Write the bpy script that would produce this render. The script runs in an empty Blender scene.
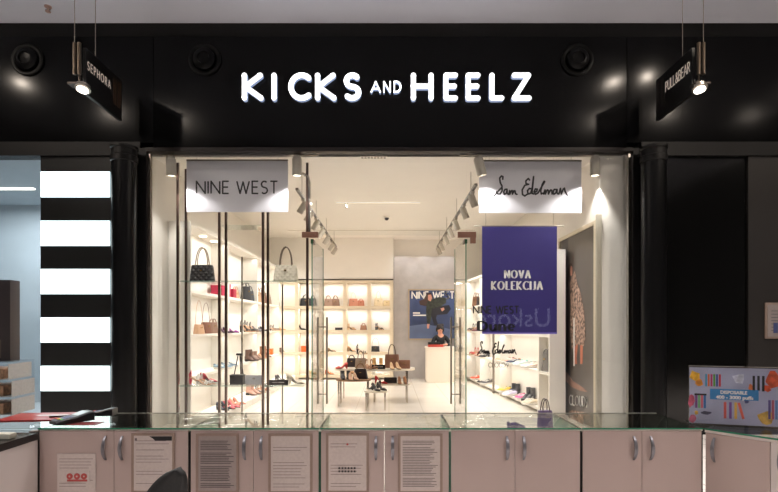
import bpy, bmesh, math, random
from mathutils import Vector, Matrix
random.seed(7)
sc = bpy.context.scene
COL = sc.collection
PI = math.pi

# ------------------------------------------------------------------ camera / world / exposure
FPX, HZ, EYE = 519.0, 325.0, 1.52
cam = bpy.data.cameras.new('camera'); camo = bpy.data.objects.new('camera', cam); COL.objects.link(camo)
cam.sensor_fit = 'HORIZONTAL'; cam.sensor_width = 36; cam.lens = FPX / 778 * 36
cam.shift_y = (HZ - 246) / 778; cam.clip_start = .05; cam.clip_end = 100
camo.location = (0, 0, EYE); camo.rotation_euler = (PI / 2, 0, 0)
sc.camera = camo
w = bpy.data.worlds.new('world'); sc.world = w; w.use_nodes = True
w.node_tree.nodes['Background'].inputs[0].default_value = (.9, .85, .82, 1)
w.node_tree.nodes['Background'].inputs[1].default_value = .02
sc.view_settings.view_transform = 'Standard'; sc.view_settings.look = 'None'
sc.view_settings.exposure = 0; sc.view_settings.gamma = 1
sc.cycles.use_denoising = True
sc.cycles.sample_clamp_indirect = 4
sc.cycles.max_bounces = 10; sc.cycles.diffuse_bounces = 5; sc.cycles.transparent_max_bounces = 24
sc.cycles.caustics_reflective = False; sc.cycles.caustics_refractive = False

def area(name, loc, size, power, rot=(0, 0, 0), color=(1, .95, .88), sy=None, shape=None, spread=None):
    l = bpy.data.lights.new(name, 'AREA'); l.energy = power; l.color = color; l.size = size
    if sy: l.shape = 'RECTANGLE'; l.size_y = sy
    if shape: l.shape = shape
    if spread: l.spread = spread
    o = bpy.data.objects.new(name, l); COL.objects.link(o); o.location = loc; o.rotation_euler = rot
    return o
def spot(name, loc, target, power, ang=70, blend=.6, r=.04, color=(1, .94, .84)):
    l = bpy.data.lights.new(name, 'SPOT'); l.energy = power; l.color = color
    l.spot_size = math.radians(ang); l.spot_blend = blend; l.shadow_soft_size = r
    o = bpy.data.objects.new(name, l); COL.objects.link(o); o.location = loc
    o.rotation_euler = (Vector(target) - Vector(loc)).to_track_quat('-Z', 'Y').to_euler()
    return o
WARM = (1, .975, .95)
P_SHOP, P_MALL = 1.0, 1.0
# mall ceiling downlights (the ones mirrored in the glossy fascia)
MALL_Z = 5.725
MALL_DOWN = [(4.07, 5.75, 34), (5.37, 3.2, 85), (-5.39, 3.2, 85), (-6.35, 5.6, 42), (7.45, 5.6, 22), (7.9, 3.2, 30)]
KIOSK_FILL = [(-2.2, -.8, 80), (0, -1.0, 80), (2.2, -.8, 80), (-3.6, .6, 40), (3.6, .6, 40), (-6, 5.0, 95), (-2, 5.0, 95), (2, 5.0, 95), (6, 5.0, 95)]  # unseen fill lights added to brighten the kiosk fronts, floor and mall ceiling
for x, y, p in MALL_DOWN:
    area('mall_downlight_lamp', (x, y, MALL_Z - .03), .13, p * P_MALL, color=(1, .86, .72), shape='DISK')
for x, y, p in KIOSK_FILL:
    area('kiosk_fill_light', (x, y, MALL_Z - .03), .16, p * P_MALL, color=(1, .94, .91), shape='DISK', spread=math.radians(88))
# shop track spots (the heads hang on the two tracks)
TRACK_Z = 3.60
HEADS_L = [8.6, 9.3, 10.1, 11.0, 11.9, 12.9, 13.6]
HEADS_R = [8.1, 9.0, 10.1, 11.0, 11.9, 12.9, 13.6]
for i, y in enumerate(HEADS_L):
    spot('track_lamp', (-1.46, y, TRACK_Z - .24), (-3.2, y + .2, 1.0), 96, ang=120, blend=.9, color=WARM)
for i, y in enumerate(HEADS_R):
    spot('track_lamp', (1.33, y, TRACK_Z - .24), (2.5, y + .2, .9), 96, ang=120, blend=.9, color=WARM)
area('linear_lamp_light', (-.215, 10.275, 3.93), 1.6, 60, color=WARM, sy=.045)

# ------------------------------------------------------------------ materials
def lin(c):
    return tuple(((v / 255) / 12.92 if v / 255 <= .04045 else ((v / 255 + .055) / 1.055) ** 2.4) for v in c)
MC = {}
def M(name, rgb=(200, 200, 200), rough=.5, metal=0., emis=0., bump=0., bscale=60., vary=.04, spec=.5, ecol=None, coat=0, quilt=0, alpha=None):
    key = name
    if key in MC: return MC[key]
    m = bpy.data.materials.new(name); m.use_nodes = True
    nt = m.node_tree; b = nt.nodes['Principled BSDF']
    c = lin(rgb)
    tc = nt.nodes.new('ShaderNodeTexCoord'); no = nt.nodes.new('ShaderNodeTexNoise')
    no.inputs['Scale'].default_value = bscale; nt.links.new(tc.outputs['Object'], no.inputs['Vector'])
    rp = nt.nodes.new('ShaderNodeValToRGB')
    rp.color_ramp.elements[0].position = .35; rp.color_ramp.elements[1].position = .65
    rp.color_ramp.elements[0].color = (*[v * (1 - vary) for v in c], 1)
    rp.color_ramp.elements[1].color = (*[min(1, v * (1 + vary)) for v in c], 1)
    nt.links.new(no.outputs['Fac'], rp.inputs['Fac']); nt.links.new(rp.outputs['Color'], b.inputs['Base Color'])
    b.inputs['Roughness'].default_value = rough; b.inputs['Metallic'].default_value = metal
    b.inputs['Specular IOR Level'].default_value = spec
    if coat: b.inputs['Coat Weight'].default_value = coat
    if emis:
        b.inputs['Emission Color'].default_value = (*(lin(ecol) if ecol else c), 1)
        b.inputs['Emission Strength'].default_value = emis
    if quilt:
        ws = []
        for ang in (PI / 4, -PI / 4):
            mp = nt.nodes.new('ShaderNodeMapping'); mp.inputs['Rotation'].default_value = (0, ang, 0)
            wv = nt.nodes.new('ShaderNodeTexWave'); wv.wave_profile = 'SIN'; wv.inputs['Scale'].default_value = quilt
            nt.links.new(tc.outputs['Object'], mp.inputs['Vector']); nt.links.new(mp.outputs['Vector'], wv.inputs['Vector']); ws.append(wv)
        mx = nt.nodes.new('ShaderNodeMath'); mx.operation = 'MULTIPLY'
        nt.links.new(ws[0].outputs['Fac'], mx.inputs[0]); nt.links.new(ws[1].outputs['Fac'], mx.inputs[1])
        bp = nt.nodes.new('ShaderNodeBump'); bp.inputs['Strength'].default_value = .9 if sum(rgb) < 300 else .3; bp.inputs['Distance'].default_value = .02
        nt.links.new(mx.outputs[0], bp.inputs['Height']); nt.links.new(bp.outputs[0], b.inputs['Normal'])
    elif bump:
        bp = nt.nodes.new('ShaderNodeBump'); bp.inputs['Strength'].default_value = bump; bp.inputs['Distance'].default_value = .01
        nt.links.new(no.outputs['Fac'], bp.inputs['Height']); nt.links.new(bp.outputs[0], b.inputs['Normal'])
    MC[key] = m
    return m
def GLASS(name, tint=(.98, .99, .985), edge=1.0, rough=.02):
    if name in MC: return MC[name]
    m = bpy.data.materials.new(name); m.use_nodes = True; nt = m.node_tree; nt.nodes.clear()
    out = nt.nodes.new('ShaderNodeOutputMaterial'); mix = nt.nodes.new('ShaderNodeMixShader')
    tr = nt.nodes.new('ShaderNodeBsdfTransparent'); tr.inputs[0].default_value = (*tint, 1)
    gl = nt.nodes.new('ShaderNodeBsdfGlossy'); gl.inputs['Roughness'].default_value = rough
    ge = nt.nodes.new('ShaderNodeNewGeometry'); dt = nt.nodes.new('ShaderNodeVectorMath'); dt.operation = 'DOT_PRODUCT'
    nt.links.new(ge.outputs['Incoming'], dt.inputs[0]); nt.links.new(ge.outputs['Normal'], dt.inputs[1])
    def mth(op, a, b=None):
        n = nt.nodes.new('ShaderNodeMath'); n.operation = op
        for k, v in enumerate((a, b)):
            if v is None: continue
            if isinstance(v, (int, float)): n.inputs[k].default_value = v
            else: nt.links.new(v, n.inputs[k])
        return n.outputs[0]
    f = mth('POWER', mth('SUBTRACT', 1.0, mth('ABSOLUTE', dt.outputs['Value'])), 5.0)
    f = mth('MULTIPLY', mth('ADD', mth('MULTIPLY', f, .9), .04), edge)
    nt.links.new(f, mix.inputs[0])
    nt.links.new(tr.outputs[0], mix.inputs[1]); nt.links.new(gl.outputs[0], mix.inputs[2]); nt.links.new(mix.outputs[0], out.inputs[0])
    MC[name] = m
    return m
def TILE(name, rgb, grout, sx, sy, rough, vary=.03, off=0.):
    m = bpy.data.materials.new(name); m.use_nodes = True; nt = m.node_tree; b = nt.nodes['Principled BSDF']
    tc = nt.nodes.new('ShaderNodeTexCoord'); br = nt.nodes.new('ShaderNodeTexBrick')
    c = lin(rgb)
    br.offset = off; br.inputs['Scale'].default_value = 1
    br.inputs['Color1'].default_value = (*c, 1); br.inputs['Color2'].default_value = (*[v * (1 - vary) for v in c], 1)
    br.inputs['Mortar'].default_value = (*lin(grout), 1); br.inputs['Mortar Size'].default_value = .004
    br.inputs['Brick Width'].default_value = sx; br.inputs['Row Height'].default_value = sy
    nt.links.new(tc.outputs['Object'], br.inputs['Vector']); nt.links.new(br.outputs['Color'], b.inputs['Base Color'])
    b.inputs['Roughness'].default_value = rough
    return m

m_white = M('shop_white_paint', (237, 231, 222), .55, bscale=3, vary=.01)
m_ceil = M('shop_ceiling_paint', (236, 230, 222), .8, bscale=2, vary=.01)
m_cream = M('shelf_cream_lacquer', (238, 232, 222), .45, bscale=4, vary=.015)
m_grey = M('grey_textured_wall', (178, 172, 169), .7, bscale=5, vary=.05)
m_black = M('gloss_black_cladding', (8, 8, 9), .2, bscale=1.5, vary=.12, spec=.13)
m_blackm = M('matt_black_metal', (10, 9, 9), .45, bscale=3, vary=.1, spec=.25)
m_void = M('dark_shadow_gap', (6, 6, 6), .9)
m_mceil = M('mall_ceiling_paint', (204, 207, 218), .8, bscale=1, vary=.02)
m_chrome = M('polished_chrome', (190, 184, 176), .14, 1.0)
m_steel = M('brushed_steel', (150, 142, 132), .34, 1.0)
m_bronze = M('dark_bronze_post', (92, 70, 62), .28, .85)
m_green = M('green_glass_edge', (20, 104, 76), .15, spec=.6)
m_gedge = M('pale_green_glass_edge', (120, 150, 135), .2)
m_emit = M('lamp_diffuser', (255, 246, 230), emis=6)
m_letter = M('lit_letter_face', (255, 255, 255), emis=1.15, ecol=(250, 252, 255))
m_letter_s = M('letter_return', (150, 165, 190), .4, emis=.35, ecol=(190, 210, 255))
m_box = M('lightbox_face', (240, 255, 255), emis=1.7, ecol=(228, 250, 255))
m_glass = GLASS('clear_glass')
m_glasst = GLASS('counter_glass', (.925, .93, .915), .4)
m_gshelf = GLASS('shelf_glass', (.94, .97, .955), .5)
m_acryl = GLASS('clear_acrylic', (.97, .97, .97), .8)
m_smoke = GLASS('neighbour_window_glass', (.95, .97, .98))
m_mdf = M('greige_cabinet_laminate', (168, 148, 142), .42, bscale=3, vary=.02)
m_wlam = M('white_and_glare_laminate', (205, 195, 192), .4, bscale=3, vary=.01)
m_alu = M('aluminium_profile', (150, 138, 132), .4, .6)
m_ink = M('black_ink', (14, 13, 14), .6)
m_lwhite = M('white_print', (240, 236, 230), .6)

# ------------------------------------------------------------------ mesh helpers
class MB:
    def __init__(s): s.b = bmesh.new()
    def quad(s, *p):
        vs = [s.b.verts.new(q) for q in p]; s.b.faces.new(vs); return s
    def box(s, x0, x1, y0, y1, z0, z1, bev=0.):
        r = bmesh.ops.create_cube(s.b, size=1)
        vs = r['verts']
        for v in vs:
            v.co = Vector(((x0 + x1) / 2 + v.co.x * (x1 - x0), (y0 + y1) / 2 + v.co.y * (y1 - y0), (z0 + z1) / 2 + v.co.z * (z1 - z0)))
        if bev:
            es = list({e for v in vs for e in v.link_edges})
            bmesh.ops.bevel(s.b, geom=es, offset=bev, segments=2, affect='EDGES', profile=.7)
        return s
    def obox(s, c, dx, dy, dz, rot):   # oriented box, rot = Matrix 3x3
        r = bmesh.ops.create_cube(s.b, size=1)
        for v in r['verts']: v.co = Vector(c) + rot @ Vector((v.co.x * dx, v.co.y * dy, v.co.z * dz))
        return s
    def tube(s, pts, r, seg=10, r1=None, caps=True):
        pts = [Vector(p) for p in pts]; n = len(pts); rings = []
        up = None
        for i, p in enumerate(pts):
            d = (pts[min(i + 1, n - 1)] - pts[max(i - 1, 0)]).normalized()
            if up is None:
                up = Vector((0, 0, 1)) if abs(d.z) < .9 else Vector((1, 0, 0))
            a = d.cross(up)
            if a.length < 1e-5: a = d.cross(Vector((0, 1, 0)))
            a.normalize(); b2 = a.cross(d).normalized(); up = b2
            rr = r if r1 is None else r + (r1 - r) * i / max(1, n - 1)
            rings.append([s.b.verts.new(p + a * rr * math.cos(2 * PI * k / seg) + b2 * rr * math.sin(2 * PI * k / seg)) for k in range(seg)])
        for i in range(n - 1):
            for k in range(seg):
                s.b.faces.new((rings[i][k], rings[i][(k + 1) % seg], rings[i + 1][(k + 1) % seg], rings[i + 1][k]))
        if caps: s.b.faces.new(rings[0][::-1]); s.b.faces.new(rings[-1])
        return s
    def loft(s, rings, caps=True):
        R = [[s.b.verts.new(p) for p in r] for r in rings]; n = len(R[0])
        for i in range(len(R) - 1):
            for k in range(n):
                s.b.faces.new((R[i][k], R[i][(k + 1) % n], R[i + 1][(k + 1) % n], R[i + 1][k]))
        if caps: s.b.faces.new(R[0][::-1]); s.b.faces.new(R[-1])
        return s
    def lathe(s, prof, seg=24, c=(0, 0, 0), axis='Z'):
        rings = []
        for r, h in prof:
            ring = []
            for k in range(seg):
                a = 2 * PI * k / seg; x, y = max(r, 1e-4) * math.cos(a), max(r, 1e-4) * math.sin(a)
                p = {'Z': (x, y, h), 'Y': (x, h, y), 'X': (h, x, y)}[axis]
                ring.append(Vector(c) + Vector(p))
            rings.append(ring)
        return s.loft(rings)
    def prism(s, pts, y0, y1):          # outline in XZ, thickness along Y
        a = [s.b.verts.new((x, y0, z)) for x, z in pts]; b = [s.b.verts.new((x, y1, z)) for x, z in pts]
        s.b.faces.new(a); s.b.faces.new(b[::-1]); n = len(pts)
        for k in range(n): s.b.faces.new((a[k], b[k], b[(k + 1) % n], a[(k + 1) % n]))
        return s
    def ell(s, c, rx, ry, rz, seg=16):
        r = bmesh.ops.create_uvsphere(s.b, u_segments=seg, v_segments=max(6, seg // 2), radius=1)
        for v in r['verts']: v.co = Vector(c) + Vector((v.co.x * rx, v.co.y * ry, v.co.z * rz))
        return s
    def xf(s, mat): bmesh.ops.transform(s.b, matrix=mat, verts=s.b.verts); return s
    def build(s, name, m, parent=None, smooth=False, loc=None):
        bmesh.ops.recalc_face_normals(s.b, faces=s.b.faces)
        me = bpy.data.meshes.new(name); s.b.to_mesh(me); s.b.free()
        if m: me.materials.append(m)
        if smooth:
            for p in me.polygons: p.use_smooth = True
        me.set_sharp_from_angle(angle=math.radians(42))
        o = bpy.data.objects.new(name, me); COL.objects.link(o)
        if parent: o.parent = parent
        if loc: o.location = loc
        return o
def tag(o, label=None, cat=None, group=None, kind=None):
    if label: o['label'] = label
    if cat: o['category'] = cat
    if group: o['group'] = group
    if kind: o['kind'] = kind
    return o
def thing(name, label, cat, loc=(0, 0, 0), rz=0, group=None):
    o = bpy.data.objects.new(name, None); COL.objects.link(o); o.location = loc; o.rotation_euler = (0, 0, rz)
    o.empty_display_size = .1
    return tag(o, label, cat, group)
def struct(o): o['kind'] = 'structure'; return o
def copy_tree(o, parent=None):
    c = o.copy(); COL.objects.link(c)
    if parent: c.parent = parent
    for ch in list(o.children): copy_tree(ch, c)
    return c

# ------------------------------------------------------------------ stroke lettering
def arc(cx, cy, rx, ry, a0, a1, n=12):
    return [(cx + rx * math.cos(math.radians(a0 + (a1 - a0) * i / n)), cy + ry * math.sin(math.radians(a0 + (a1 - a0) * i / n))) for i in range(n + 1)]
G = {   # (advance width, strokes) in a box of height 1
 'A': (.72, [[(0, 0), (.36, 1), (.72, 0)], [(.12, .33), (.60, .33)]]),
 'B': (.52, [[(0, 0), (0, 1), (.26, 1)] + arc(.26, .76, .22, .24, 90, -90, 8) + [(0, .52)], [(0, .52), (.28, .52)] + arc(.28, .26, .26, .26, 90, -90, 8) + [(0, 0)]]),
 'C': (.72, [arc(.5, .5, .5, .5, 48, 312, 20)]),
 'D': (.70, [[(0, 0), (0, 1), (.22, 1)] + arc(.22, .5, .48, .5, 90, -90, 14) + [(0, 0)]]),
 'E': (.48, [[(.48, 1), (0, 1), (0, 0), (.48, 0)], [(0, .52), (.43, .52)]]),
 'F': (.46, [[(.46, 1), (0, 1), (0, 0)], [(0, .52), (.42, .52)]]),
 'H': (.68, [[(0, 0), (0, 1)], [(.68, 0), (.68, 1)], [(0, .52), (.68, .52)]]),
 'I': (.0, [[(0, 0), (0, 1)]]),
 'J': (.32, [[(.30, 1), (.30, .16)] + arc(.14, .16, .16, .16, 0, -130, 8)]),
 'K': (.60, [[(0, 0), (0, 1)], [(.57, 1), (.03, .5), (.60, 0)]]),
 'L': (.46, [[(0, 1), (0, 0), (.46, 0)]]),
 'N': (.70, [[(0, 0), (0, 1), (.70, 0), (.70, 1)]]),
 'O': (.92, [arc(.46, .5, .46, .5, 90, 450, 28)]),
 'P': (.50, [[(0, 0), (0, 1), (.24, 1)] + arc(.24, .74, .26, .26, 90, -90, 8) + [(0, .48)]]),
 'R': (.56, [[(0, 0), (0, 1), (.24, 1)] + arc(.24, .75, .25, .25, 90, -90, 8) + [(0, .50)], [(.24, .5), (.56, 0)]]),
 'S': (.50, [arc(.26, .75, .23, .25, 40, 250, 10) + [(.30, .49)] + arc(.25, .25, .25, .25, 60, -140, 10)]),
 'T': (.58, [[(0, 1), (.58, 1)], [(.29, 1), (.29, 0)]]),
 'U': (.64, [[(0, 1), (0, .32)] + arc(.32, .32, .32, .32, 180, 360, 12) + [(.64, 1)]]),
 'V': (.68, [[(0, 1), (.34, 0), (.68, 1)]]),
 'W': (1.0, [[(0, 1), (.26, 0), (.5, .95), (.74, 0), (1.0, 1)]]),
 'Z': (.58, [[(0, 1), (.56, 1), (0, 0), (.58, 0)]]),
 '9': (.5, [arc(.25, .70, .25, .28, 0, 360, 16), [(.5, .70), (.42, .35), (.2, 0)]]),
 '&': (.62, [[(.62, .02), (.14, .72)] + arc(.28, .82, .15, .17, 200, -20, 8) + [(.06, .32)] + arc(.26, .2, .22, .2, 170, 330, 8) + [(.6, .45)]]),
 'u': (.46, [[(0, .66), (0, .2)] + arc(.2, .2, .2, .2, 180, 300, 6) + [(.46, .25)], [(.46, .66), (.46, 0)]]),
 'n': (.46, [[(0, .66), (0, 0)], [(0, .48)] + arc(.26, .44, .2, .22, 150, 0, 7) + [(.46, 0)]]),
 'e': (.48, [[(.02, .36), (.46, .36)] + arc(.24, .34, .22, .32, 10, 320, 14)]),
}
def strokes_mesh(mb, lines, wd, depth, y=0., contrast=None, rnd=True):
    """ribbons along the polylines (x, z), front at y-depth"""
    for ln in lines:
        P = [Vector(p) for p in ln]
        Q = [P[0]]
        for p in P[1:]:
            if (p - Q[-1]).length > 1e-5: Q.append(p)
        P = Q; n = len(P)
        if n < 2: continue
        closed = (P[0] - P[-1]).length < 1e-4
        for i in range(n - 1):
            d = P[i + 1] - P[i]; L = d.length; d = d / L; nn = Vector((-d.y, d.x))
            ww = wd
            if contrast: ww = wd * (contrast + (1 - contrast) * abs(d.y) ** 1.5)
            h = ww / 2
            e0 = e1 = 0
            q = [P[i] - nn * h, P[i + 1] - nn * h, P[i + 1] + nn * h, P[i] + nn * h]
            mb.prism([(v.x, v.y) for v in q], y - depth, y)
        for i in range(n):
            if (i in (0, n - 1)) and not closed and not rnd: continue
            h = wd / 2 * (contrast if contrast else 1)
            mb.prism([(P[i].x + h * math.cos(a * PI / 5), P[i].y + h * math.sin(a * PI / 5)) for a in range(10)], y - depth, y)
def glyph_lines(ch, x0, x1, z0, z1):
    wv, st = G[ch]
    sx = (x1 - x0) / wv if wv else 0
    return [[(x0 + p[0] * sx, z0 + p[1] * (z1 - z0)) for p in s] for s in st]
def text_lines(txt, x0, x1, z0, h, gap=.22, space=.5):
    tot = 0
    for i, ch in enumerate(txt):
        tot += space if ch == ' ' else G[ch][0] + gap
    tot -= gap
    s = (x1 - x0) / tot; x = x0; out = []
    for ch in txt:
        if ch == ' ': x += space * s; continue
        wv, st = G[ch]
        for q in st: out.append([(x + p[0] * s, z0 + p[1] * h) for p in q])
        x += (wv + gap) * s
    return out
def serif_lines(txt, x0, x1, z0, h, gap=.44, space=.55):
    out = text_lines(txt, x0, x1, z0, h, gap, space); se = []
    for q in out:
        for e in (q[0], q[-1]):
            fz = (e[1] - z0) / h
            if fz < .02 or fz > .98 or (abs(fz - .66) < .02 and txt[-1].islower()):
                se.append([(e[0] - .10 * h, e[1]), (e[0] + .10 * h, e[1])])
    return out, se
SAM = [[(212,125),(213,108),(203,104),(192,118),(195,145),(207,170),(208,200),(195,222),(178,222),(170,208)], [(152,238),(170,218),(190,195),(205,180)],
 [(238,190),(226,192),(218,208),(222,224),(234,218),(240,195),(240,215),(247,224)],
 [(252,224),(256,200),(258,222),(268,200),(274,200),(275,222),(286,200),(292,202),(294,220),(304,224)],
 [(385,130),(378,120),(362,136),(362,152),(375,158)], [(380,158),(355,165),(338,195),(340,225),(355,235),(372,222)],
 [(400,190),(385,185),(372,200),(376,222),(392,218),(402,190),(412,108)], [(412,108),(404,190),(402,218),(412,222)],
 [(415,210),(432,205),(436,190),(424,188),(416,205),(424,224),(440,216)],
 [(440,216),(470,165),(484,142),(480,138),(468,160),(458,200),(462,222),(474,216)],
 [(478,222),(486,195),(488,222),(500,195),(508,198),(508,222),(522,195),(530,198),(532,222)],
 [(560,192),(546,192),(538,208),(544,224),(556,215),(564,192),(564,214),(570,222)],
 [(576,222),(586,185),(592,222),(604,190),(612,184),(616,205),(632,232)]]
def sam_lines(x0, x1, z0, z1):
    return [[(x0 + (p[0] - 152) / 480 * (x1 - x0), z1 - (p[1] - 104) / 134 * (z1 - z0)) for p in q] for q in SAM]
def font_mesh(txt, size, bold=0., ext=.001):
    cu = bpy.data.curves.new('t', 'FONT'); cu.body = txt; cu.size = size; cu.offset = bold; cu.extrude = ext; cu.align_x = 'CENTER'
    o = bpy.data.objects.new('t', cu); COL.objects.link(o)
    dg = bpy.context.evaluated_depsgraph_get()
    me = bpy.data.meshes.new_from_object(o.evaluated_get(dg))
    bpy.data.objects.remove(o); return me
def font_obj(name, txt, size, m, mat, parent=None, bold=0., width=None, stretch=None):
    me = font_mesh(txt, size, bold)
    xs = [v.co.x for v in me.vertices]; ww = max(xs) - min(xs); cx = (max(xs) + min(xs)) / 2
    k = (width / ww) if width else 1
    for v in me.vertices: v.co.x = (v.co.x - cx) * k
    me.transform(mat); me.materials.clear(); me.materials.append(m)
    o = bpy.data.objects.new(name, me); COL.objects.link(o)
    if parent: o.parent = parent
    return o
FACE = Matrix.Rotation(PI / 2, 4, 'X')    # text in XY -> XZ plane facing -Y

def wx(px, Y): return (px - 389) / FPX * Y
def wz(py, Y): return EYE + (HZ - py) / FPX * Y

# ================================================================== STRUCTURE: mall side
FY = 7.2           # façade plane
struct(MB().box(-9, 9, -8.2, FY, -.1, 0).build('floor_mall', TILE('mall_floor_tile', (215, 208, 202), (110, 100, 95), .6, .6, .25)))
struct(MB().box(-9, 9, -8.2, FY + .3, MALL_Z, MALL_Z + .1).build('ceiling_mall', m_mceil))
struct(MB().box(-9, 9, -8.3, -8.1, 0, MALL_Z).build('wall_opposite', M('opposite_wall_paint', (92, 84, 80), .7)))
# far shop hoarding lettering across the mall, seen mirrored in the glass
m_far = M('far_sign_print', (225, 232, 240), emis=.9)
def far_text(txt, xc, zc, size, width):
    t = font_obj('hoarding_lettering', txt, size, m_far, Matrix.Translation((xc, -8.08, zc)) @ Matrix.Rotation(PI, 4, 'Z') @ FACE, width=width)
    return t
tag(far_text('Uskoro', 5.35, 1.45, 1.15, 3.3), 'pale lettering Uskoro on the hoarding across the mall', 'lettering', 'hoarding lettering across the mall')
tag(far_text('anju', -15.9 + 0.0, 1.45, 1.15, 2.0), 'pale lettering ending in anju on the hoarding across the mall', 'lettering', 'hoarding lettering across the mall') if False else None

# fascia: gloss black panels
zf0, zf1 = 3.95, 5.62
fas = struct(MB().box(-9, 9, FY + .06, FY + .3, zf0, MALL_Z).build('wall_fascia_backing', m_void))
xs = [-9, -6.2, -3.27, 3.30, 6.2, 9]
for i in range(5):
    z0 = 4.05 if xs[i] < -3.2 and i < 2 or i > 2 else zf0 + .02
    struct(MB().box(xs[i] + .003, xs[i + 1] - .003, FY, FY + .05, z0, 5.52, .002).build('wall_fascia_%d' % (i + 1), m_black))
struct(MB().box(-9, 9, FY + .03, FY + .06, 5.50, MALL_Z).build('trim_1', m_void))
struct(MB().box(-3.36, 3.38, FY - .03, FY + .12, 3.922, 3.975, .004).build('trim_2', M('storefront_header_bar', (22, 15, 14), .5, .2)))
# pilasters beside the storefront
struct(MB().box(-3.50, -3.36, FY - .02, FY + .12, 0, 3.97).build('trim_3', m_blackm))
struct(MB().box(3.38, 3.54, FY - .02, FY + .12, 0, 3.97).build('trim_4', m_blackm))
struct(MB().box(-9, -3.45, FY - .01, FY + .2, 3.87, 4.06).build('trim_5', m_blackm))
struct(MB().box(3.5, 9, FY - .01, FY + .2, 3.87, 4.06).build('trim_6', m_blackm))
# black columns
for i, x in enumerate((-3.56, 3.56)):
    c = thing('column', ('black round column beside the striped light panel', 'black round column beside the dark unlit shopfront')[i], 'column', (x, 6.98, 0))
    c['kind'] = 'structure'
    MB().lathe([(.158, 0), (.158, 3.70)], 40).build('shaft', M('black_satin_column', (9, 9, 10), .28, spec=.2), c, True)
    MB().lathe([(.16, 3.70), (.172, 3.71), (.172, 3.78), (.16, 3.79), (.16, 3.87), (.175, 3.88), (.175, 3.91)], 40).build('cap', m_blackm, c, True)
# left neighbour: wall with light stripes
struct(MB().box(-4.85, -3.5, FY + .025, FY + .2, 0, 3.9).build('wall_left_neighbour', M('black_panel', (12, 12, 12), .4, spec=.3)))
lb = thing('striped_lightbox', 'black wall panel with glowing white horizontal stripes', 'lightbox', (-4.36, FY, 0))
for y0, y1 in ((171.5, 197), (220.6, 245.7), (269, 294), (317.5, 342.5), (366, 391), (415, 434.2)):
    a = wz(y1, FY); b = wz(y0, FY)
    MB().box(-.475, .482, 0, .02, a, b, .002).build('light_stripe', m_box, lb)
# neighbour shop interior on the left
m_nb = M('neighbour_wall_paint', (176, 186, 192), .6, bscale=2)
struct(MB().box(-9, -4.6, 10.2, 10.3, 0, 3.9).build('wall_neighbour_back', m_nb))
struct(MB().box(-4.66, -4.6, FY + .2, 10.2, 0, 3.9).build('wall_neighbour_side', m_nb))
struct(MB().box(-9, -4.6, FY + .2, 10.3, 3.87, 3.95).build('ceiling_neighbour', m_nb))
struct(MB().box(-9, -4.6, FY + .0, 10.3, -.1, 0.0).build('floor_neighbour', m_nb))
struct(MB().box(-9, -8.9, FY + .0, 10.3, 0, 3.9).build('wall_neighbour_far', m_nb))
area('neighbour_lamp', (-6.6, 8.7, 3.8), 1.6, 100, color=(.92, .97, 1.0))
tag(MB().box(-6.9, -6.1, 8.9, 8.95, 3.85, 3.868).build('strip_lamp', m_emit), 'thin strip lamp on the ceiling of the left neighbour shop', 'lamp')
struct(MB().box(-9, -4.86, FY + .05, FY + .062, 0, 3.87).build('window_1', m_smoke))
struct(MB().box(-8.2, -4.0, FY + .2, 7.46, -.0, .02).build('trim_7', m_nb))
# right neighbour: dark shopfront
struct(MB().box(3.54, 5.0, FY + .06, FY + .2, 0, 3.9).build('wall_right_neighbour', M('dark_glass_front', (9, 9, 9), .12)))
struct(MB().box(5.0, 9, FY + .02, FY + .2, 0, 3.9).build('wall_right_neighbour_panel', M('dark_brown_panel', (20, 16, 14), .5)))
fr = thing('framed_notice', 'small pale framed notice on the dark wall at the right', 'notice', (5.5, FY, 0))
MB().box(-.28, .28, 0, .02, 1.33, 1.83, .004).build('frame', M('notice_frame', (112, 96, 86), .5), fr)
MB().box(-.25, .25, -.004, 0, 1.36, 1.80).build('sheet', M('notice_paper', (112, 103, 100), .7), fr)
mb = MB()
for k in range(7): mb.box(-.2, .15 - .02 * (k % 3), -.006, -.004, 1.44 + .045 * k, 1.45 + .045 * k)
mb.build('printed_lines', M('notice_print', (70, 66, 70), .7), fr)
MB().box(-.17, -.11, -.008, -.004, 1.41, 1.55).build('blue_emblem', M('notice_blue', (40, 50, 90), .6), fr)

# ================================================================== STRUCTURE: shop
BK = 14.8; CZ = 3.95
struct(MB().box(-3.45, 3.45, FY, BK + .1, -.1, 0).build('floor_shop', TILE('cream_floor_tile', (226, 218, 205), (190, 178, 158), .6, .6, .22)))
struct(MB().box(-3.45, 3.45, FY + .06, BK + .1, CZ, CZ + .1).build('ceiling', m_ceil))
struct(MB().box(-3.5, -3.40, FY + .1, BK + .1, 0, CZ).build('wall_left', m_white))
struct(MB().box(3.0, 3.5, FY + .35, BK + .1, 0, CZ).build('wall_right', m_white))
struct(MB().box(3.0, 3.5, FY + .22, FY + .35, 0, CZ).build('wall_right_return', m_white))
struct(MB().box(-3.5, 3.5, BK, BK + .12, 0, CZ).build('wall_back', m_white))
struct(MB().box(-3.4, .12, BK - .35, BK, 2.76, CZ).build('wall_back_bulkhead', m_white))
struct(MB().box(.13, 1.86, BK - .1, BK, 0, 3.46).build('wall_back_feature', m_grey))
struct(MB().box(-3.4, -2.9, FY + .76, BK - .35, 3.20, CZ).build('wall_left_bulkhead', m_white)) if False else None
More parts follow.
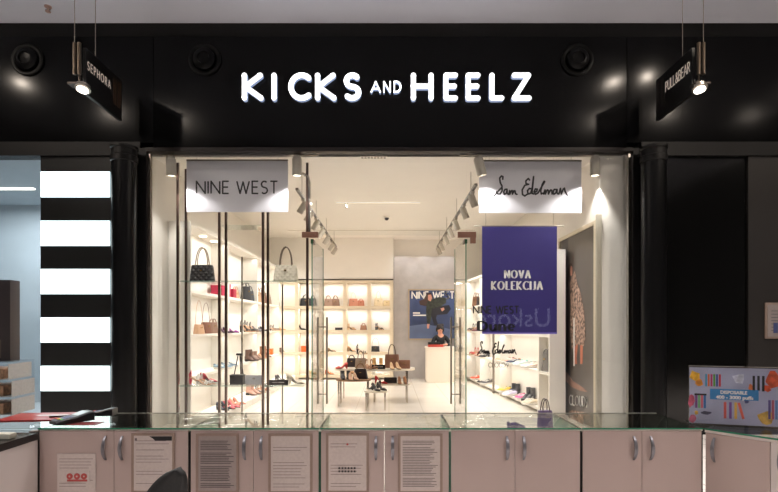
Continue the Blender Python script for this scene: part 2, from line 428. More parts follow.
# ceiling linear lamp + seams, sprinkler, camera dome, grille
ll = tag(MB().box(-1.05, .62, 10.25, 10.30, 3.935, 3.95).build('linear_ceiling_lamp', M('soft_linear_diffuser', (255, 248, 236), emis=.35)), 'thin linear white lamp recessed across the shop ceiling', 'lamp')
struct(MB().box(-2.6, 2.2, 13.3, 13.32, 3.944, 3.95).build('ceiling_seam', M('seam', (180, 168, 150))))
cd = thing('dome_camera', 'small black dome security camera on the shop ceiling', 'camera', (-.05, 11.6, 3.95))
MB().lathe([(.07, 0), (.07, -.03), (.05, -.04)], 20).build('base', m_white, cd, True)
MB().ell((0, 0, -.045), .05, .05, .05).build('dome', m_ink, cd, True)
sp = thing('sprinkler', 'small sprinkler head below the linear ceiling lamp', 'sprinkler', (-.85, 10.35, 3.95))
MB().lathe([(.035, 0), (.035, -.01), (.012, -.015), (.012, -.08), (.03, -.082), (.03, -.09)], 14).build('sprinkler_body', m_steel, sp, True)
gr = thing('ceiling_vent', 'narrow slotted air vent at the front edge of the shop ceiling', 'vent', (-.22, 7.5, 3.95))
MB().box(-.2, .2, -.05, .05, -.012, 0).build('frame', m_white, gr)
mb = MB()
for k in range(8): mb.box(-.18 + .046 * k, -.15 + .046 * k, -.04, .04, -.014, -.012)
mb.build('slots', m_steel, gr)
# façade glazing
gl = 0
for i, (x0, x1) in enumerate(((-3.36, -1.085), (1.085, 3.38))):
    struct(MB().box(x0, x1, FY + .045, FY + .057, 0, 3.93).build('window_%d' % (i + 2), m_glass))
struct(MB().box(-1.083, 1.083, FY + .045, FY + .057, 2.775, 3.93).build('window_4', m_glass))
struct(MB().box(-3.36, -1.085, FY + .03, FY + .07, 0, .04).build('trim_8', m_steel))
struct(MB().box(1.085, 3.38, FY + .03, FY + .07, 0, .04).build('trim_9', m_steel))
struct(MB().box(3.33, 3.38, FY + .02, FY + .08, 0, 3.905).build('trim_10', m_chrome))
struct(MB().box(-3.36, -3.32, FY + .02, FY + .08, 0, 3.905).build('trim_11', M('jamb_chrome', (120, 110, 104), .25, .8)))
# open glass doors
for i, s in enumerate((-1, 1)):
    d = thing('glass_door', ('left open glass door swung into the shop', 'right open glass door swung into the shop')[i], 'door', (s * 1.075, FY + .05, 0), 0)
    d.rotation_euler = (0, 0, math.radians(-s * -2.2))
    MB().box(-.005, .005, .004, .95, .01, 2.72).build('door_pane', m_glass, d)
    MB().box(-.007, .007, -.002, .003, .01, 2.72).build('hinge_edge', m_green, d)
    MB().box(-.006, .006, .951, .955, .01, 2.72).build('free_edge', m_green, d)
    for q in (-1, 1):
        h = MB().tube([(q * .072, .86, .29), (q * .072, .86, 1.64)], .0155, 12).build('handle', m_steel, d, True)
    mb = MB()
    for z in (.44, 1.49): mb.tube([(-.072, .86, z), (.072, .86, z)], .009, 8)
    mb.build('handle_fixing', m_steel, d)
    MB().box(-.02, .02, 0, .16, 2.66, 2.72, .003).build('patch_fitting', m_bronze, d)
    MB().box(-.02, .02, 0, .16, .0, .09, .003).build('floor_pivot', m_steel, d)
    p = MB().box(-.13 if s > 0 else -.125, .125 if s > 0 else .10, -.02, .03, 2.74, 2.82, .003)
    if s > 0: p.box(.045, .12, -.02, .03, 2.66, 2.745, .003)
    tag(p.build('transom_patch', M('patch_rose_bronze', (134, 98, 82), .35, .4), None, loc=(s * 1.09, FY + .05, 0)), ('bronze glass clamp above the left open door', 'bronze glass clamp above the right open door')[i], 'glass clamp', 'glass clamps of the shopfront')

# vinyl lettering on the right pane
vin = thing('window_vinyl', 'black brand list lettering stuck on the glass beside the door', 'lettering', (0, FY + .044, 0))
def xr(a, b): return wx(a, FY), wx(b, FY)
def vinyl(name, lines, wd, contrast=None, rnd=True, extra=None):
    mb = MB(); strokes_mesh(mb, lines, wd, .001, contrast=contrast, rnd=rnd)
    if extra: strokes_mesh(mb, extra, wd * .3, .001, rnd=False)
    return mb.build(name, m_ink, vin)
nwl = text_lines('NINE WEST', *xr(474, 519.5), wz(313.2, FY), .098); cutw = wx(495.5, FY)
vinyl('capital_lettering', [q for q in nwl if q[0][0] < cutw], .017, rnd=False)
vinyl('capital_lettering', [q for q in nwl if q[0][0] >= cutw], .017, rnd=False)
l, e = serif_lines('Dune', *xr(479, 515), wz(330.5, FY), .125, gap=.3)
vinyl('serif_lettering', l, .046, .4, False, e)
svl = sam_lines(*xr(478, 517), wz(355, FY), wz(341.5, FY))
vinyl('script_lettering', svl[:4], .016)
vinyl('script_lettering', svl[4:], .016)
vinyl('small_lettering', text_lines('CLOUD9', *xr(489, 509), wz(367.5, FY), .062, gap=.25), .006)

# ================================================================== main sign
sg = thing('shop_sign', 'large glowing white shop name letters across the black fascia', 'sign', (0, FY - .0, 0))
LET = [('K', 241.5, 264), ('I', 271, 277), ('C', 288, 309.3), ('K', 314.7, 337), ('S', 342.6, 361.6),
       ('A', 370.2, 381.3), ('N', 382.8, 391.2), ('D', 393.2, 401.6), ('H', 410.5, 434), ('E', 443, 458.4), ('E', 465.3, 481), ('L', 489, 504.7), ('Z', 511.3, 532)]
for i, (ch, a, b) in enumerate(LET):
    small = 5 <= i <= 7; LYY = FY - .062
    sw = .020 if small else .070
    z0, z1 = (wz(92.6, LYY), wz(81.0, LYY)) if small else (wz(100.6, LYY), wz(72.6, LYY))
    x0, x1 = wx(a, LYY) + sw / 2 + .005, wx(b, LYY) - sw / 2 - .005
    if ch == 'I': x0 = x1 = (x0 + x1) / 2
    ln = glyph_lines(ch, x0, x1, z0 + sw / 2, z1 - sw / 2)
    if ch == 'I': ln = [[(x0, z0 + sw / 2), (x0, z1 - sw / 2)]]
    mb = MB(); strokes_mesh(mb, ln, sw, .012, y=-.055)
    L = mb.build('letter', m_letter, sg)
    mb = MB(); strokes_mesh(mb, ln, sw * .98, .053, y=-.001)
    mb.build('letter_return', m_letter_s, L)

# air nozzles
for i, (px, lab) in enumerate(((28, 'black round air nozzle at the far left of the fascia'), (205, 'black round air nozzle on fascia left of the lit letters'), (577, 'black round air nozzle on fascia right of the lit letters'))):
    t = thing('air_nozzle', lab, 'air vent', (wx(px, FY), FY, wz(60, FY)), group='air nozzles on the fascia')
    m_noz = M('nozzle_black', (9, 9, 9), .4, spec=.15)
    MB().lathe([(.15, -.002), (.225, -.002), (.225, -.02), (.205, -.03), (.165, -.02), (.15, .0)], 40, axis='Y').build('ring', m_noz, t, True)
    MB().lathe([(.0, -.002), (.152, -.002), (.15, -.05), (.12, -.075), (.085, -.085), (.075, -.06), (.0, -.05)], 36, axis='Y').build('nozzle_ball', M('nozzle_ball_black', (6, 6, 7), .35, spec=.15), t, True)

# hanging blade signs
m_panel = M('blade_sign_black', (12, 11, 11), .4)
m_gold = M('champagne_rod', (92, 80, 68), .35, .8)
for i, s in enumerate((-1, 1)):
    X = s * 3.58
    t = thing('blade_sign', ('black hanging blade sign with spotlight and copper inlays, above the striped light panel', 'black hanging blade sign with spotlight, above the dark unlit shopfront')[i], 'sign', (X, 6.08, 0), group='hanging blade signs')
    MB().box(-.02, .02, 0.02, .84, 4.24, 4.78, .004).build('panel', m_panel, t)
    for yy in (-.03, .05):
        MB().tube([(s * (.03 if yy > 0 else .085), -.03, 4.44), (s * (.03 if yy > 0 else .085), -.03, 4.81)], .021, 14).build('rod', m_gold, t, True)
    for xx, yy in ((s * .085, -.03), (-s * .0, .25)):
        MB().tube([(xx, yy, 4.7), (xx, yy, MALL_Z)], .004, 6).build('cable', m_steel, t)
    MB().tube([(s * .03, -.03, 4.32), (s * .03, -.03, 4.44)], .008, 8).build('stem', m_gold, t)
    MB().box(s * .04 - .09, s * .04 + .09, -.1, .015, 4.30, 4.325, .004).build('lamp_plate', M('lamp_plate_grey', (62, 54, 50), .4, .6), t)
    cx = .03 if s < 0 else .02
    hd = MB().lathe([(.075, 0), (.085, -.05), (.06, -.055), (.06, -.05), (0, -.05)], 24).xf(Matrix.Translation((cx, -.05, 4.30)) @ Matrix.Rotation(math.radians(-18), 4, 'X')).build('spotlight', m_steel, t, True)
    MB().lathe([(0, -.057), (.062, -.057), (.062, -.064), (0, -.066)], 24).xf(Matrix.Translation((cx, -.05, 4.30)) @ Matrix.Rotation(math.radians(-18), 4, 'X')).build('spotlight_lens', M('spot_lens', (255, 245, 232), emis=5), t)
    # end windows (bronze inlays)
    for a in (.62, .73):
        MB().box(-.0225, .0225, a, a + .08, 4.38, 4.72, .002).build('bronze_inlay', M('bronze_inlay', (86, 68, 54), .35, .6) if s < 0 else M('dim_inlay', (34, 31, 29), .4), t)
    txt = 'SEPHORA' if s < 0 else 'PULL&BEAR'
    z0 = 4.54
    if s < 0: ln = text_lines(txt, .05, .55, z0, .095, gap=.5)
    else: ln = text_lines(txt, .10, .64, z0 - .02, .12, gap=.2)
    mb = MB(); strokes_mesh(mb, ln, .011, .002)
    # stroke text: x -> along blade, facing +x (left sign) or -x (right sign)
    if s < 0: mat = Matrix.Translation((.0205, 0, 0)) @ Matrix.Rotation(PI / 2, 4, 'Z')
    else: mat = Matrix.Translation((-.0205, .70, 0)) @ Matrix.Rotation(-PI / 2, 4, 'Z')
    mb.xf(mat).build('lettering', M('sign_lettering', (215, 205, 195), .5, emis=.25), t)
    spot('blade_lamp', (X + cx, 6.02, 4.22), (X + cx - s * .3, 5.5, 0), 18, ang=100, r=.05, color=(1, .86, .72))
t = thing('ceiling_sprinkler', 'small pinkish sprinkler on the mall ceiling above the left sign', 'sprinkler', (-4.5, 6.85, MALL_Z))
MB().lathe([(.045, 0), (.045, -.012), (.014, -.02), (.014, -.06), (.034, -.065), (.034, -.072)], 16).build('sprinkler_body', M('sprinkler_pink', (170, 140, 130), .5), t, True)
MB().box(-.035, .035, -.005, .005, -.05, -.04).build('sprinkler_arm', m_steel, t)

# ================================================================== lamps in the shop
m_head = M('white_lamp_housing', (176, 168, 154), .45)
def track_head(label, x, y, z, aim, stem=.12, group=None, r=.055, ln=.20):
    t = thing('track_spotlight', label, 'spotlight', (x, y, z), group=group)
    MB().box(-.03, .03, -.05, .05, -.03, 0, .004).build('adapter', m_head, t)
    MB().tube([(0, 0, -.03), (0, 0, -stem)], .009, 8).build('stem', m_steel, t)
    d = (Vector(aim)).normalized(); q = d.to_track_quat('-Z', 'Y').to_matrix().to_4x4()
    c = Vector((0, 0, -stem))
    h = MB().lathe([(0, .08), (r * .8, .08), (r, .05), (r, -ln + .08), (r * .86, -ln + .075), (r * .86, -ln + .1), (0, -ln + .1)], 20).xf(Matrix.Translation(c) @ q).build('lamp_head', m_head, t, True)
    MB().lathe([(0, -ln + .095), (r * .84, -ln + .095), (r * .84, -ln + .088), (0, -ln + .086)], 20).xf(Matrix.Translation(c) @ q).build('lens', m_emit, h)
    return t
def track(name, label, x, y0, y1, z, along='Y'):
    t = thing('lighting_track', label, 'track', (x, y0, z), group='lighting tracks')
    L = y1 - y0
    if along == 'Y':
        MB().box(-.022, .022, 0, L, .0, .035).build('rail', M('dark_track_rail', (84, 78, 70), .45, .3), t)
        for k in range(4): MB().tube([(0, L * (.08 + .28 * k), .035), (0, L * (.08 + .28 * k), CZ - z)], .005, 6).build('hanger', m_steel, t)
    return t
track('', 'suspended lighting track over the left side of the shop', -1.42, 8.0, 13.9, TRACK_Z)
track('', 'suspended lighting track over the right side of the shop', 1.30, 7.75, 13.9, TRACK_Z)
order = ['nearest', 'second', 'third', 'fourth', 'fifth', 'sixth', 'farthest']
for i, y in enumerate(HEADS_L):
    track_head('white spotlight on left track, %s from the shopfront' % order[i], -1.42, y, TRACK_Z, (-.8, .1, -1.2), group='left track spotlights')
for i, y in enumerate(HEADS_R):
    track_head('white spotlight on right track, %s from the shopfront' % order[i], 1.30, y, TRACK_Z, (.5, .15, -1.2), group='right track spotlights')
for i, (px, w0, w1) in enumerate(((0, -3.2, -1.0), (0, 1.0, 3.3))):
    t = tag(MB().box(w0, w1, 7.32, 7.36, 3.915, 3.95).build('window_track', m_steel), ('lighting track over the left shop window', 'lighting track over the right shop window')[i], 'track', 'lighting tracks')
WS = [(171, (.0, .1, -1), 'above the left end of the plainly lettered panel'), (297, (0, .05, -1), 'above the right end of the plainly lettered panel'), (479, (.28, .1, -1), 'above the left end of the handwritten panel'), (595, (.02, .05, -1), 'above the right end of the handwritten panel')]
for px, aim, lab in WS:
    x = wx(px, 7.34)
    track_head('white window spotlight ' + lab, x, 7.34, 3.915, aim, stem=.1, group='window spotlights', r=.068, ln=.26)
    a = Vector(aim).normalized()
    sgn = 1 if px in (171, 479) else -1
    spot('window_lamp', (x + a.x * .2, 7.335, 3.58), (x + sgn * 0.55, 7.75, 1.6), 48 if px != 595 else 90, ang=105, blend=.5, color=(1, .96, .92))

# ================================================================== window signs and banner
m_signp = M('white_sign_panel', (226, 224, 232), .5, bscale=2, vary=.01)
def window_panel(label, xa, xb, ya, yb, Y):
    t = thing('hanging_sign', label, 'sign', ((wx(xa, Y) + wx(xb, Y)) / 2, Y, 0), group='hanging brand panels')
    hw = (wx(xb, Y) - wx(xa, Y)) / 2
    MB().box(-hw, hw, 0, .012, wz(yb, Y), wz(ya, Y), .002).build('panel', m_signp, t)
    MB().box(-hw, hw, -.004, .016, wz(ya, Y), wz(ya, Y) + .022).build('top_rail', m_steel, t)
    for sx in (-.8, .8): MB().tube([(hw * sx, .006, wz(ya, Y)), (hw * sx, .006, CZ)], .003, 6).build('wire', m_steel, t)
    return t, hw
SY = 7.52
t, hw = window_panel('white hanging panel with thin black capitals in the left window', 186.5, 288, 161, 212, SY)
mb = MB(); strokes_mesh(mb, text_lines('NINE WEST', wx(196.5, SY) - t.location.x, wx(277.5, SY) - t.location.x, wz(193.5, SY), wz(181.3, SY) - wz(193.5, SY), gap=.24, space=.42), .022, .002, rnd=False)
mb.build('lettering', m_ink, t)
t, hw = window_panel('white hanging panel with black handwritten script in the right window', 479, 581.5, 161.5, 213, SY)
mb = MB(); strokes_mesh(mb, sam_lines(wx(493.5, SY) - t.location.x, wx(567.5, SY) - t.location.x, wz(196.5, SY), wz(176, SY)), .024, .002)
mb.build('lettering', m_ink, t)
BY = 7.56
t = thing('hanging_banner', 'dark blue hanging banner reading NOVA KOLEKCIJA', 'banner', (wx(519.5, BY), BY, 0))
hw = wx(557, BY) - t.location.x
MB().box(-hw, hw, 0, .004, wz(333, BY), wz(226.5, BY)).build('cloth', M('banner_violet_blue', (42, 32, 104), .55, bscale=1, vary=.03), t)
MB().tube([(-hw - .12, .002, wz(226, BY)), (hw + .1, .002, wz(226, BY))], .006, 8).build('top_rod', m_steel, t)
MB().box(-hw, hw, -.003, .007, wz(334, BY), wz(332.5, BY)).build('hem_bar', M('hem_bar', (120, 105, 190), .4), t)
for sx in (-.9, .9): MB().tube([(hw * sx, .002, wz(226, BY)), (hw * sx, .002, CZ)], .0025, 6).build('wire', m_steel, t)
for txt, a, b, yb, yt in (('NOVA', 505, 530, 278, 270.5), ('KOLEKCIJA', 492, 542, 289.5, 281.5)):
    l, e = serif_lines(txt, wx(a, BY) - t.location.x, wx(b, BY) - t.location.x, wz(yb, BY), wz(yt, BY) - wz(yb, BY), gap=.42)
    mb = MB(); strokes_mesh(mb, l, .030, .002, contrast=.35, rnd=False); strokes_mesh(mb, e, .010, .002, rnd=False)
    mb.build('lettering', m_lwhite, t)

# ================================================================== shelving
def shelf_unit(name, label, L, depth, tops, ztop, th=.045, group=None, loc=(0, 0, 0), rz=0, fm=None, bays=1, sw=.02):
    fm = fm or m_cream
    """local: length along +x, front at y=0, back at y=+depth"""
    t = thing(name, label, 'shelving', loc, rz, group)
    MB().box(0, L, depth - .02, depth, 0, ztop).build('back_panel', m_cream, t)
    for k in range(bays + 1):
        x = L * k / bays
        x0 = max(0, min(L - 2 * sw, x - sw))
        MB().box(x0, x0 + 2 * sw, .0, depth - .021, 0, ztop).build('side_panel', fm, t)
    for z in tops:
        for k in range(bays):
            a = 2 * sw + .001 if k == 0 else L * k / bays + sw + .001
            b = L - 2 * sw - .001 if k == bays - 1 else L * (k + 1) / bays - sw - .001
            MB().box(a, b, .002, depth - .021, z - th, z).build('shelf', fm, t)
    MB().box(-.0, L, -.005, depth, ztop + .0005, ztop + .06).build('top_board', fm, t)
    return t
LTOP = [.72, 1.37, 2.06]; LX = -3.05
# left wall: local x -> +Y world (rz=90deg), local +y -> -X world
bays = [(7.975, 9.87), (9.88, 12.05), (12.06, 14.44)]
for i, (a, b) in enumerate(bays):
    shelf_unit('shelving_bay', 'cream lit shelving bay on left wall, %s' % ('nearest the shopfront', 'middle one', 'farthest, at the corner')[i], b - a, .34, LTOP, 3.06, loc=(LX, a, 0), rz=PI / 2, group='left wall shelving bays')
    k = tag(MB().box(-3.04, -2.60, a, b, 0, .12, .004).build('shoe_plinth', m_cream), 'low cream plinth along the left shelving, %s' % ('nearest the shopfront', 'middle one', 'farthest one')[i], 'plinth', 'left wall plinths')
    L = b - a
    for z in (.72 - .05, 1.37 - .05, 2.06 - .05, 3.05):
        area('shelf_led', (LX - .05, (a + b) / 2, z - .004), L - .15, 4.4 * L / 2, color=WARM, rot=(0, 0, PI / 2), sy=.02)
for x in (.4, 1.0, 1.6): spot('wall_washer', (x, 14.25, 3.9), (x, 14.7, 2.6), 28, ang=75, blend=.8, color=(1, .97, .95))
for px, py in ((203, 235), (214, 242)):
    Y = 3.22 * FPX / (389 - px)
    tag(MB().lathe([(.06, 3.059), (.06, 3.05), (.05, 3.048)], 18, (-3.22, Y, 0)).build('shelf_downlight', m_emit), 'tiny round downlight under the left shelving top, %s' % ('nearer one' if px == 203 else 'farther one'), 'downlight', 'left shelving downlights')
# back wall grid
BX0, BX1 = -3.24, .12
BT = [.13, .77, 1.38, 2.05]
t = shelf_unit('grid_shelving', 'white lit grid shelving with square compartments on the back wall', BX1 - BX0, .34, BT, 2.70, loc=(BX0, BK - .36, 0), bays=5, th=.075, sw=.05, fm=M('grid_beige_lacquer', (226, 212, 188), .5))
struct(MB().box(-3.0, .12, BK - .37, BK - .352, 2.765, 2.80).build('trim_shadow_line', M('painted_shadow_line', (70, 56, 44), .6)))  # dark brown strip painted in as the shadow line above the grid
for z in (.77 - .085, 1.38 - .085, 2.05 - .085, 2.69):
    for k in range(5):
        cw = (BX1 - BX0) / 5
        area('shelf_led', (BX0 + cw * (k + .5), BK - .30, z - .004), cw - .14, 4.0, color=WARM, sy=.02)
def bx(px, Y=14.62): return wx(px, Y)
# back right small unit
t = shelf_unit('shelving_bay', 'narrow cream shelving beside the poster wall at the back', .5, .34, [.13, .77, 1.38, 2.05], 2.70, loc=(1.88, BK - .36, 0))
for z in (.70, 1.31, 1.98, 2.69): area('shelf_led', (2.13, BK - .30, z - .004), .4, 2, color=WARM, sy=.02)
# right wall, slightly angled
RA = Vector((2.15, 14.42)); RB = Vector((2.62, 8.47)); rd = (RB - RA).normalized(); RL = (RB - RA).length
rang = math.atan2(rd.y, rd.x)
RT = [.09, .73, 1.36, 2.02]
def rpos(px, back=.12):
    """point on the right shelves seen at column px"""
    k = (px - 389) / FPX
    n = Vector((-rd.y, rd.x))      # towards +x
    A = RA + n * back
    s = (k * A.y - A.x) / (rd.x - k * rd.y)
    p = A + rd * s
    return p.x, p.y
cuts = [0, RL * .25, RL * .53, RL * .915, RL]
for i in range(4):
    o = RA + rd * cuts[i]
    L = cuts[i + 1] - cuts[i] - .003
    tt = shelf_unit('shelving_bay', 'cream lit shelving bay on right wall, %s' % ('farthest in the corner', 'second from the back', 'long bay with trainers behind the banner', 'narrow end bay nearest the shopfront')[i], L, .27, RT, 2.70, loc=(o.x, o.y, 0), rz=rang, group='right wall shelving bays')
    c = o + rd * (L / 2) + Vector((-rd.y, rd.x)) * .05
    if i < 3:
        for z in (.73 - .05, 1.36 - .05, 2.02 - .05, 2.69):
            area('shelf_led', (c.x, c.y, z - .004), L - .12, 4.0 * L / 2, color=WARM, rot=(0, 0, rang), sy=.02)
pp = rpos(493.5, -.05)
tag(MB().tube([(pp[0], pp[1], 0), (pp[0], pp[1], 2.6)], .025, 14).build('shelf_post', m_steel), 'slim grey metal post standing at the right wall shelving', 'post')

# ================================================================== product makers
def shoe_rings(L, W, bz, tz, prof_w, n=10):
    rings = []
    for i in range(n + 1):
        u = i / n; x = u * L
        hw = W / 2 * prof_w(u); b = bz(u); tp = tz(u)
        ring = []
        for k in range(12):
            a = 2 * PI * k / 12
            c, s_ = math.cos(a), math.sin(a)
            ring.append((x, hw * c * (1 if s_ < 0 else (1 - .25 * s_)), b + (tp - b) * (0.5 + .5 * s_) if s_ > 0 else b + (tp - b) * .5 * (1 + s_)))
        rings.append(ring)
    return rings
def foot_w(u): return (.62 + .38 * math.sin(min(1, u / .75) * PI / 2) if u < .8 else 1 - ((u - .8) / .2) ** 2 * .75) * (1 if u > .06 else .75)
def smooth(a, b, u): u = max(0, min(1, u)); u = u * u * (3 - 2 * u); return a + (b - a) * u
def mk_pump(label, group, col, heel=.08, solec=None, L=.23, W=.078, name='court_shoe'):
    t = thing(name, label, 'shoe', group=group)
    mu = M('shoe_%d_%d_%d' % col, col, .35, bscale=40, vary=.03); ms = M('sole_%d_%d_%d' % (solec or (60, 45, 38)), solec or (60, 45, 38), .5)
    bz = lambda u: smooth(heel, .006, (u - .12) / .5)
    tz = lambda u: bz(u) + (.062 if u < .12 else smooth(.058, .022, (u - .12) / .25) if u < .5 else smooth(.022, .045, (u - .5) / .18) if u < .72 else smooth(.045, .016, (u - .72) / .28))
    MB().loft(shoe_rings(L, W, bz, tz, foot_w, 14)).build('upper', mu, t, True)
    MB().loft(shoe_rings(L, W * 1.03, lambda u: max(0, bz(u) - .006), lambda u: bz(u) + .002, foot_w, 14)).build('sole', ms, t, True)
    MB().loft([[(0.004, -.022, heel), (.05, -.022, heel), (.05, .022, heel), (.004, .022, heel)], [(.004, -.007, 0), (.018, -.007, 0), (.018, .007, 0), (.004, .007, 0)]]).build('heel', mu, t)
    return t
def mk_sandal(label, group, col, heel=.07, L=.23, W=.08, plat=.01):
    t = thing('strappy_sandal', label, 'shoe', group=group)
    mu = M('shoe_%d_%d_%d' % col, col, .35, bscale=40, vary=.03); ms = M('sole_tan', (170, 130, 95), .5)
    bz = lambda u: smooth(heel, .002, (u - .12) / .5)
    MB().loft(shoe_rings(L, W, bz, lambda u: bz(u) + .012 + plat, foot_w, 14)).build('sole', ms, t, True)
    MB().loft([[(0.004, -.022, heel), (.05, -.022, heel), (.05, .022, heel), (.004, .022, heel)], [(.006, -.013, 0), (.032, -.013, 0), (.032, .013, 0), (.006, .013, 0)]]).build('heel', mu, t)
    for u, h, r in ((.80, .035, .009), (.66, .045, .008), (.12, .09, .006)):
        zz = bz(u) + .01 + plat; hw = W / 2 * foot_w(u)
        pts = [(u * L, hw * math.cos(a * PI / 8), zz + h * math.sin(a * PI / 8)) for a in range(9)]
        MB().tube(pts, r, 6).build('strap', mu, t, True)
    MB().tube([(.01, 0, heel + .01), (.005, 0, heel + .06), (.03, 0, heel + .1)], .008, 6).build('heel_strap', mu, t, True)
    return t
def mk_sneaker(label, group, col, sole=(238, 234, 226), accent=None, L=.27, W=.1):
    t = thing('sneaker', label, 'shoe', group=group)
    mu = M('shoe_%d_%d_%d' % col, col, .6, bscale=40, vary=.04); ms = M('sole_%d_%d_%d' % sole, sole, .55)
    MB().loft(shoe_rings(L, W, lambda u: 0, lambda u: .036 + .012 * (1 - u), foot_w, 14)).build('sole', ms, t, True)
    tz = lambda u: smooth(.105, .085, u / .2) if u < .2 else smooth(.085, .095, (u - .2) / .2) if u < .4 else smooth(.095, .06, (u - .4) / .4) if u < .8 else smooth(.06, .04, (u - .8) / .2)
    MB().loft(shoe_rings(L * .97, W * .92, lambda u: .03, tz, foot_w, 14)).build('upper', mu, t, True)
    mb = MB()
    for k in range(4):
        x = L * (.45 + .07 * k); z = tz(.45 + .07 * k)
        mb.box(x - .006, x + .006, -.025, .025, z - .012, z + .002)
    mb.build('laces', M('lace_white', (235, 232, 225), .7), t)
    MB().box(.0, .03, -.02, .02, .045, .1, .006).build('heel_tab', M('shoe_%d_%d_%d' % (accent or (60, 60, 64)), accent or (60, 60, 64), .5), t)
    return t
def mk_boot(label, group, col, L=.24, W=.085, H=.2):
    t = thing('ankle_boot', label, 'shoe', group=group)
    mu = M('shoe_%d_%d_%d' % col, col, .45, bscale=40, vary=.05); ms = M('sole_dark', (34, 28, 25), .6)
    MB().loft(shoe_rings(L, W, lambda u: smooth(.04, .005, (u - .15) / .4), lambda u: smooth(.055, .02, (u - .15) / .4), foot_w, 14)).build('sole', ms, t, True)
    MB().loft(shoe_rings(L * .98, W * .95, lambda u: smooth(.05, .015, (u - .15) / .4), lambda u: .12 if u < .45 else smooth(.12, .045, (u - .45) / .5), foot_w, 14)).build('vamp', mu, t, True)
    MB().loft([[(.052 + .045 * math.cos(a * PI / 8) * (1.15 if z < .12 else 1), .036 * math.sin(a * PI / 8), z) for a in range(16)] for z in (.06, .12, .16, H)]).build('shaft', mu, t, True)
    MB().box(.004, .06, -.028, .028, 0, .045, .004).build('heel', ms, t)
    return t
def mk_bag(label, group, col, w=.32, d=.13, h=.24, handle=.16, hcol=None, quilt=0, taper=.85, name='handbag', flap=False, clasp=(190, 160, 100), strap=0):
    t = thing(name, label, 'bag', group=group)
    mm = M(('quilt_' if quilt else 'bag_') + '%d_%d_%d' % col, col, .42, bscale=30, vary=.04, bump=.1, quilt=quilt)
    mh = M('bag_%d_%d_%d' % (hcol or col), hcol or col, .42, bscale=30)
    rings = []
    for u in (0, .04, .12, .5, .9, 1):
        k = 1 - (1 - taper) * u; inset = .94 if u in (0, 1) else 1; kk = (1 - .35 * u)
        ring = []
        for a in range(24):
            an = 2 * PI * a / 24; c, s_ = math.cos(an), math.sin(an); p = .35
            ring.append((w / 2 * k * inset * math.copysign(abs(c) ** p, c), d / 2 * kk * inset * math.copysign(abs(s_) ** (p + .2), s_), h * u))
        rings.append(ring)
    MB().loft(rings).build('body', mm, t, True)
    if handle:
        for sy in (-1, 1):
            a0 = w * .24
            pts = [(-a0, sy * d * .27, h * .8), (-a0, sy * d * .27, h + .01)] + [(-a0 * math.cos(q * PI / 10), sy * d * .2, h + handle * math.sin(q * PI / 10)) for q in range(1, 10)] + [(a0, sy * d * .27, h + .01), (a0, sy * d * .27, h * .8)]
            MB().tube(pts, .008, 8).build('handle', mh, t, True)
    if strap:
        pts = [(-w * .42, 0, h * .9)] + [(-w * .42 * math.cos(q * PI / 10), 0, h * .9 + strap * math.sin(q * PI / 10)) for q in range(1, 10)] + [(w * .42, 0, h * .9)]
        MB().tube(pts, .004, 6).build('strap', mh, t, True)
    if flap: MB().box(-w * .46, w * .46, -d * .5, -d * .42, h * .42, h * .93, .004).build('flap', mm, t)
    MB().box(-.018, .018, -d * .53, -d * .40, h * .62, h * .70, .003).build('clasp', M('clasp_%d_%d_%d' % clasp, clasp, .25, 1.0), t)
    return t
def mk_box(label, group, col, w=.2, d=.12, h=.1, name='shoe_box', cat='box'):
    t = thing(name, label, cat, group=group)
    mm = M('card_%d_%d_%d' % col, col, .6, bscale=20)
    MB().box(-w / 2, w / 2, -d / 2, d / 2, 0, h * .78, .002).build('base', mm, t)
    MB().box(-w / 2 - .003, w / 2 + .003, -d / 2 - .003, d / 2 + .003, h * .781, h, .002).build('lid', mm, t)
    return t
def put(t, x, y, z, rz=0, k=1):
    t.location = (x, y, z); t.rotation_euler = (0, 0, math.radians(rz)); t.scale = (k, k, k); return t
def pair(t, x, y, z, rz, gap=.1, k=1, dr=8):
    put(t, x, y, z, rz, k); c = copy_tree(t); a = math.radians(rz)
    put(c, x - math.sin(a) * gap * k, y + math.cos(a) * gap * k, z, rz + dr, k)

# ------------------------------------------------ window display stand (left)
FR, RR = 7.62, 7.93
ds = thing('display_stand', 'bronze post display stand with glass shelves in the left window', 'display stand', (0, 0, 0))
for x in (-3.10, -2.49, -1.85, -1.20):
    for Y in (FR, RR) if x < -1.3 else (FR,):
        MB().box(x - .017, x + .017, Y - .017, Y + .017, 0, 3.90 if Y == FR else 3.90, .003).build('post', m_bronze, ds)
        MB().box(x + .0175, x + .021, Y - .016, Y + .016, 0, 3.90).build('post_trim', m_chrome, ds)
SH1, SH2 = 2.165, .635
for px, zt in ((242, 2.57), (282.5, 2.15)):
    MB().tube([(wx(px, 8.0), 8.0, 0), (wx(px, 8.0), 8.0, zt)], .013, 10).build('post', m_chrome, ds, True)
for z in (SH1, SH2):
    for a, b in ((-3.075, -2.515), (-2.465, -1.875), (-1.825, -1.24)):
        s_ = MB().box(a, b, FR - .05, RR + .02, z - .010, z, .001).build('glass_shelf', m_gshelf, ds)
        MB().box(a, b, FR - .054, FR - .0505, z - .010, z).build('shelf_edge', m_gedge, s_)
MB().box(-2.465, -1.875, FR - .05, RR, 2.97, 2.98).build('glass_shelf', m_gshelf, ds)
tag(MB().tube([(-1.17, 7.62, 2.80), (-1.17, 7.62, 3.60), (-1.19, 7.62, 3.70), (-1.26, 7.62, 3.74), (-1.30, 7.62, 3.74)], .022, 12).build('curved_pipe', m_chrome, None, True), 'curved chrome pipe above the left open door', 'pipe')

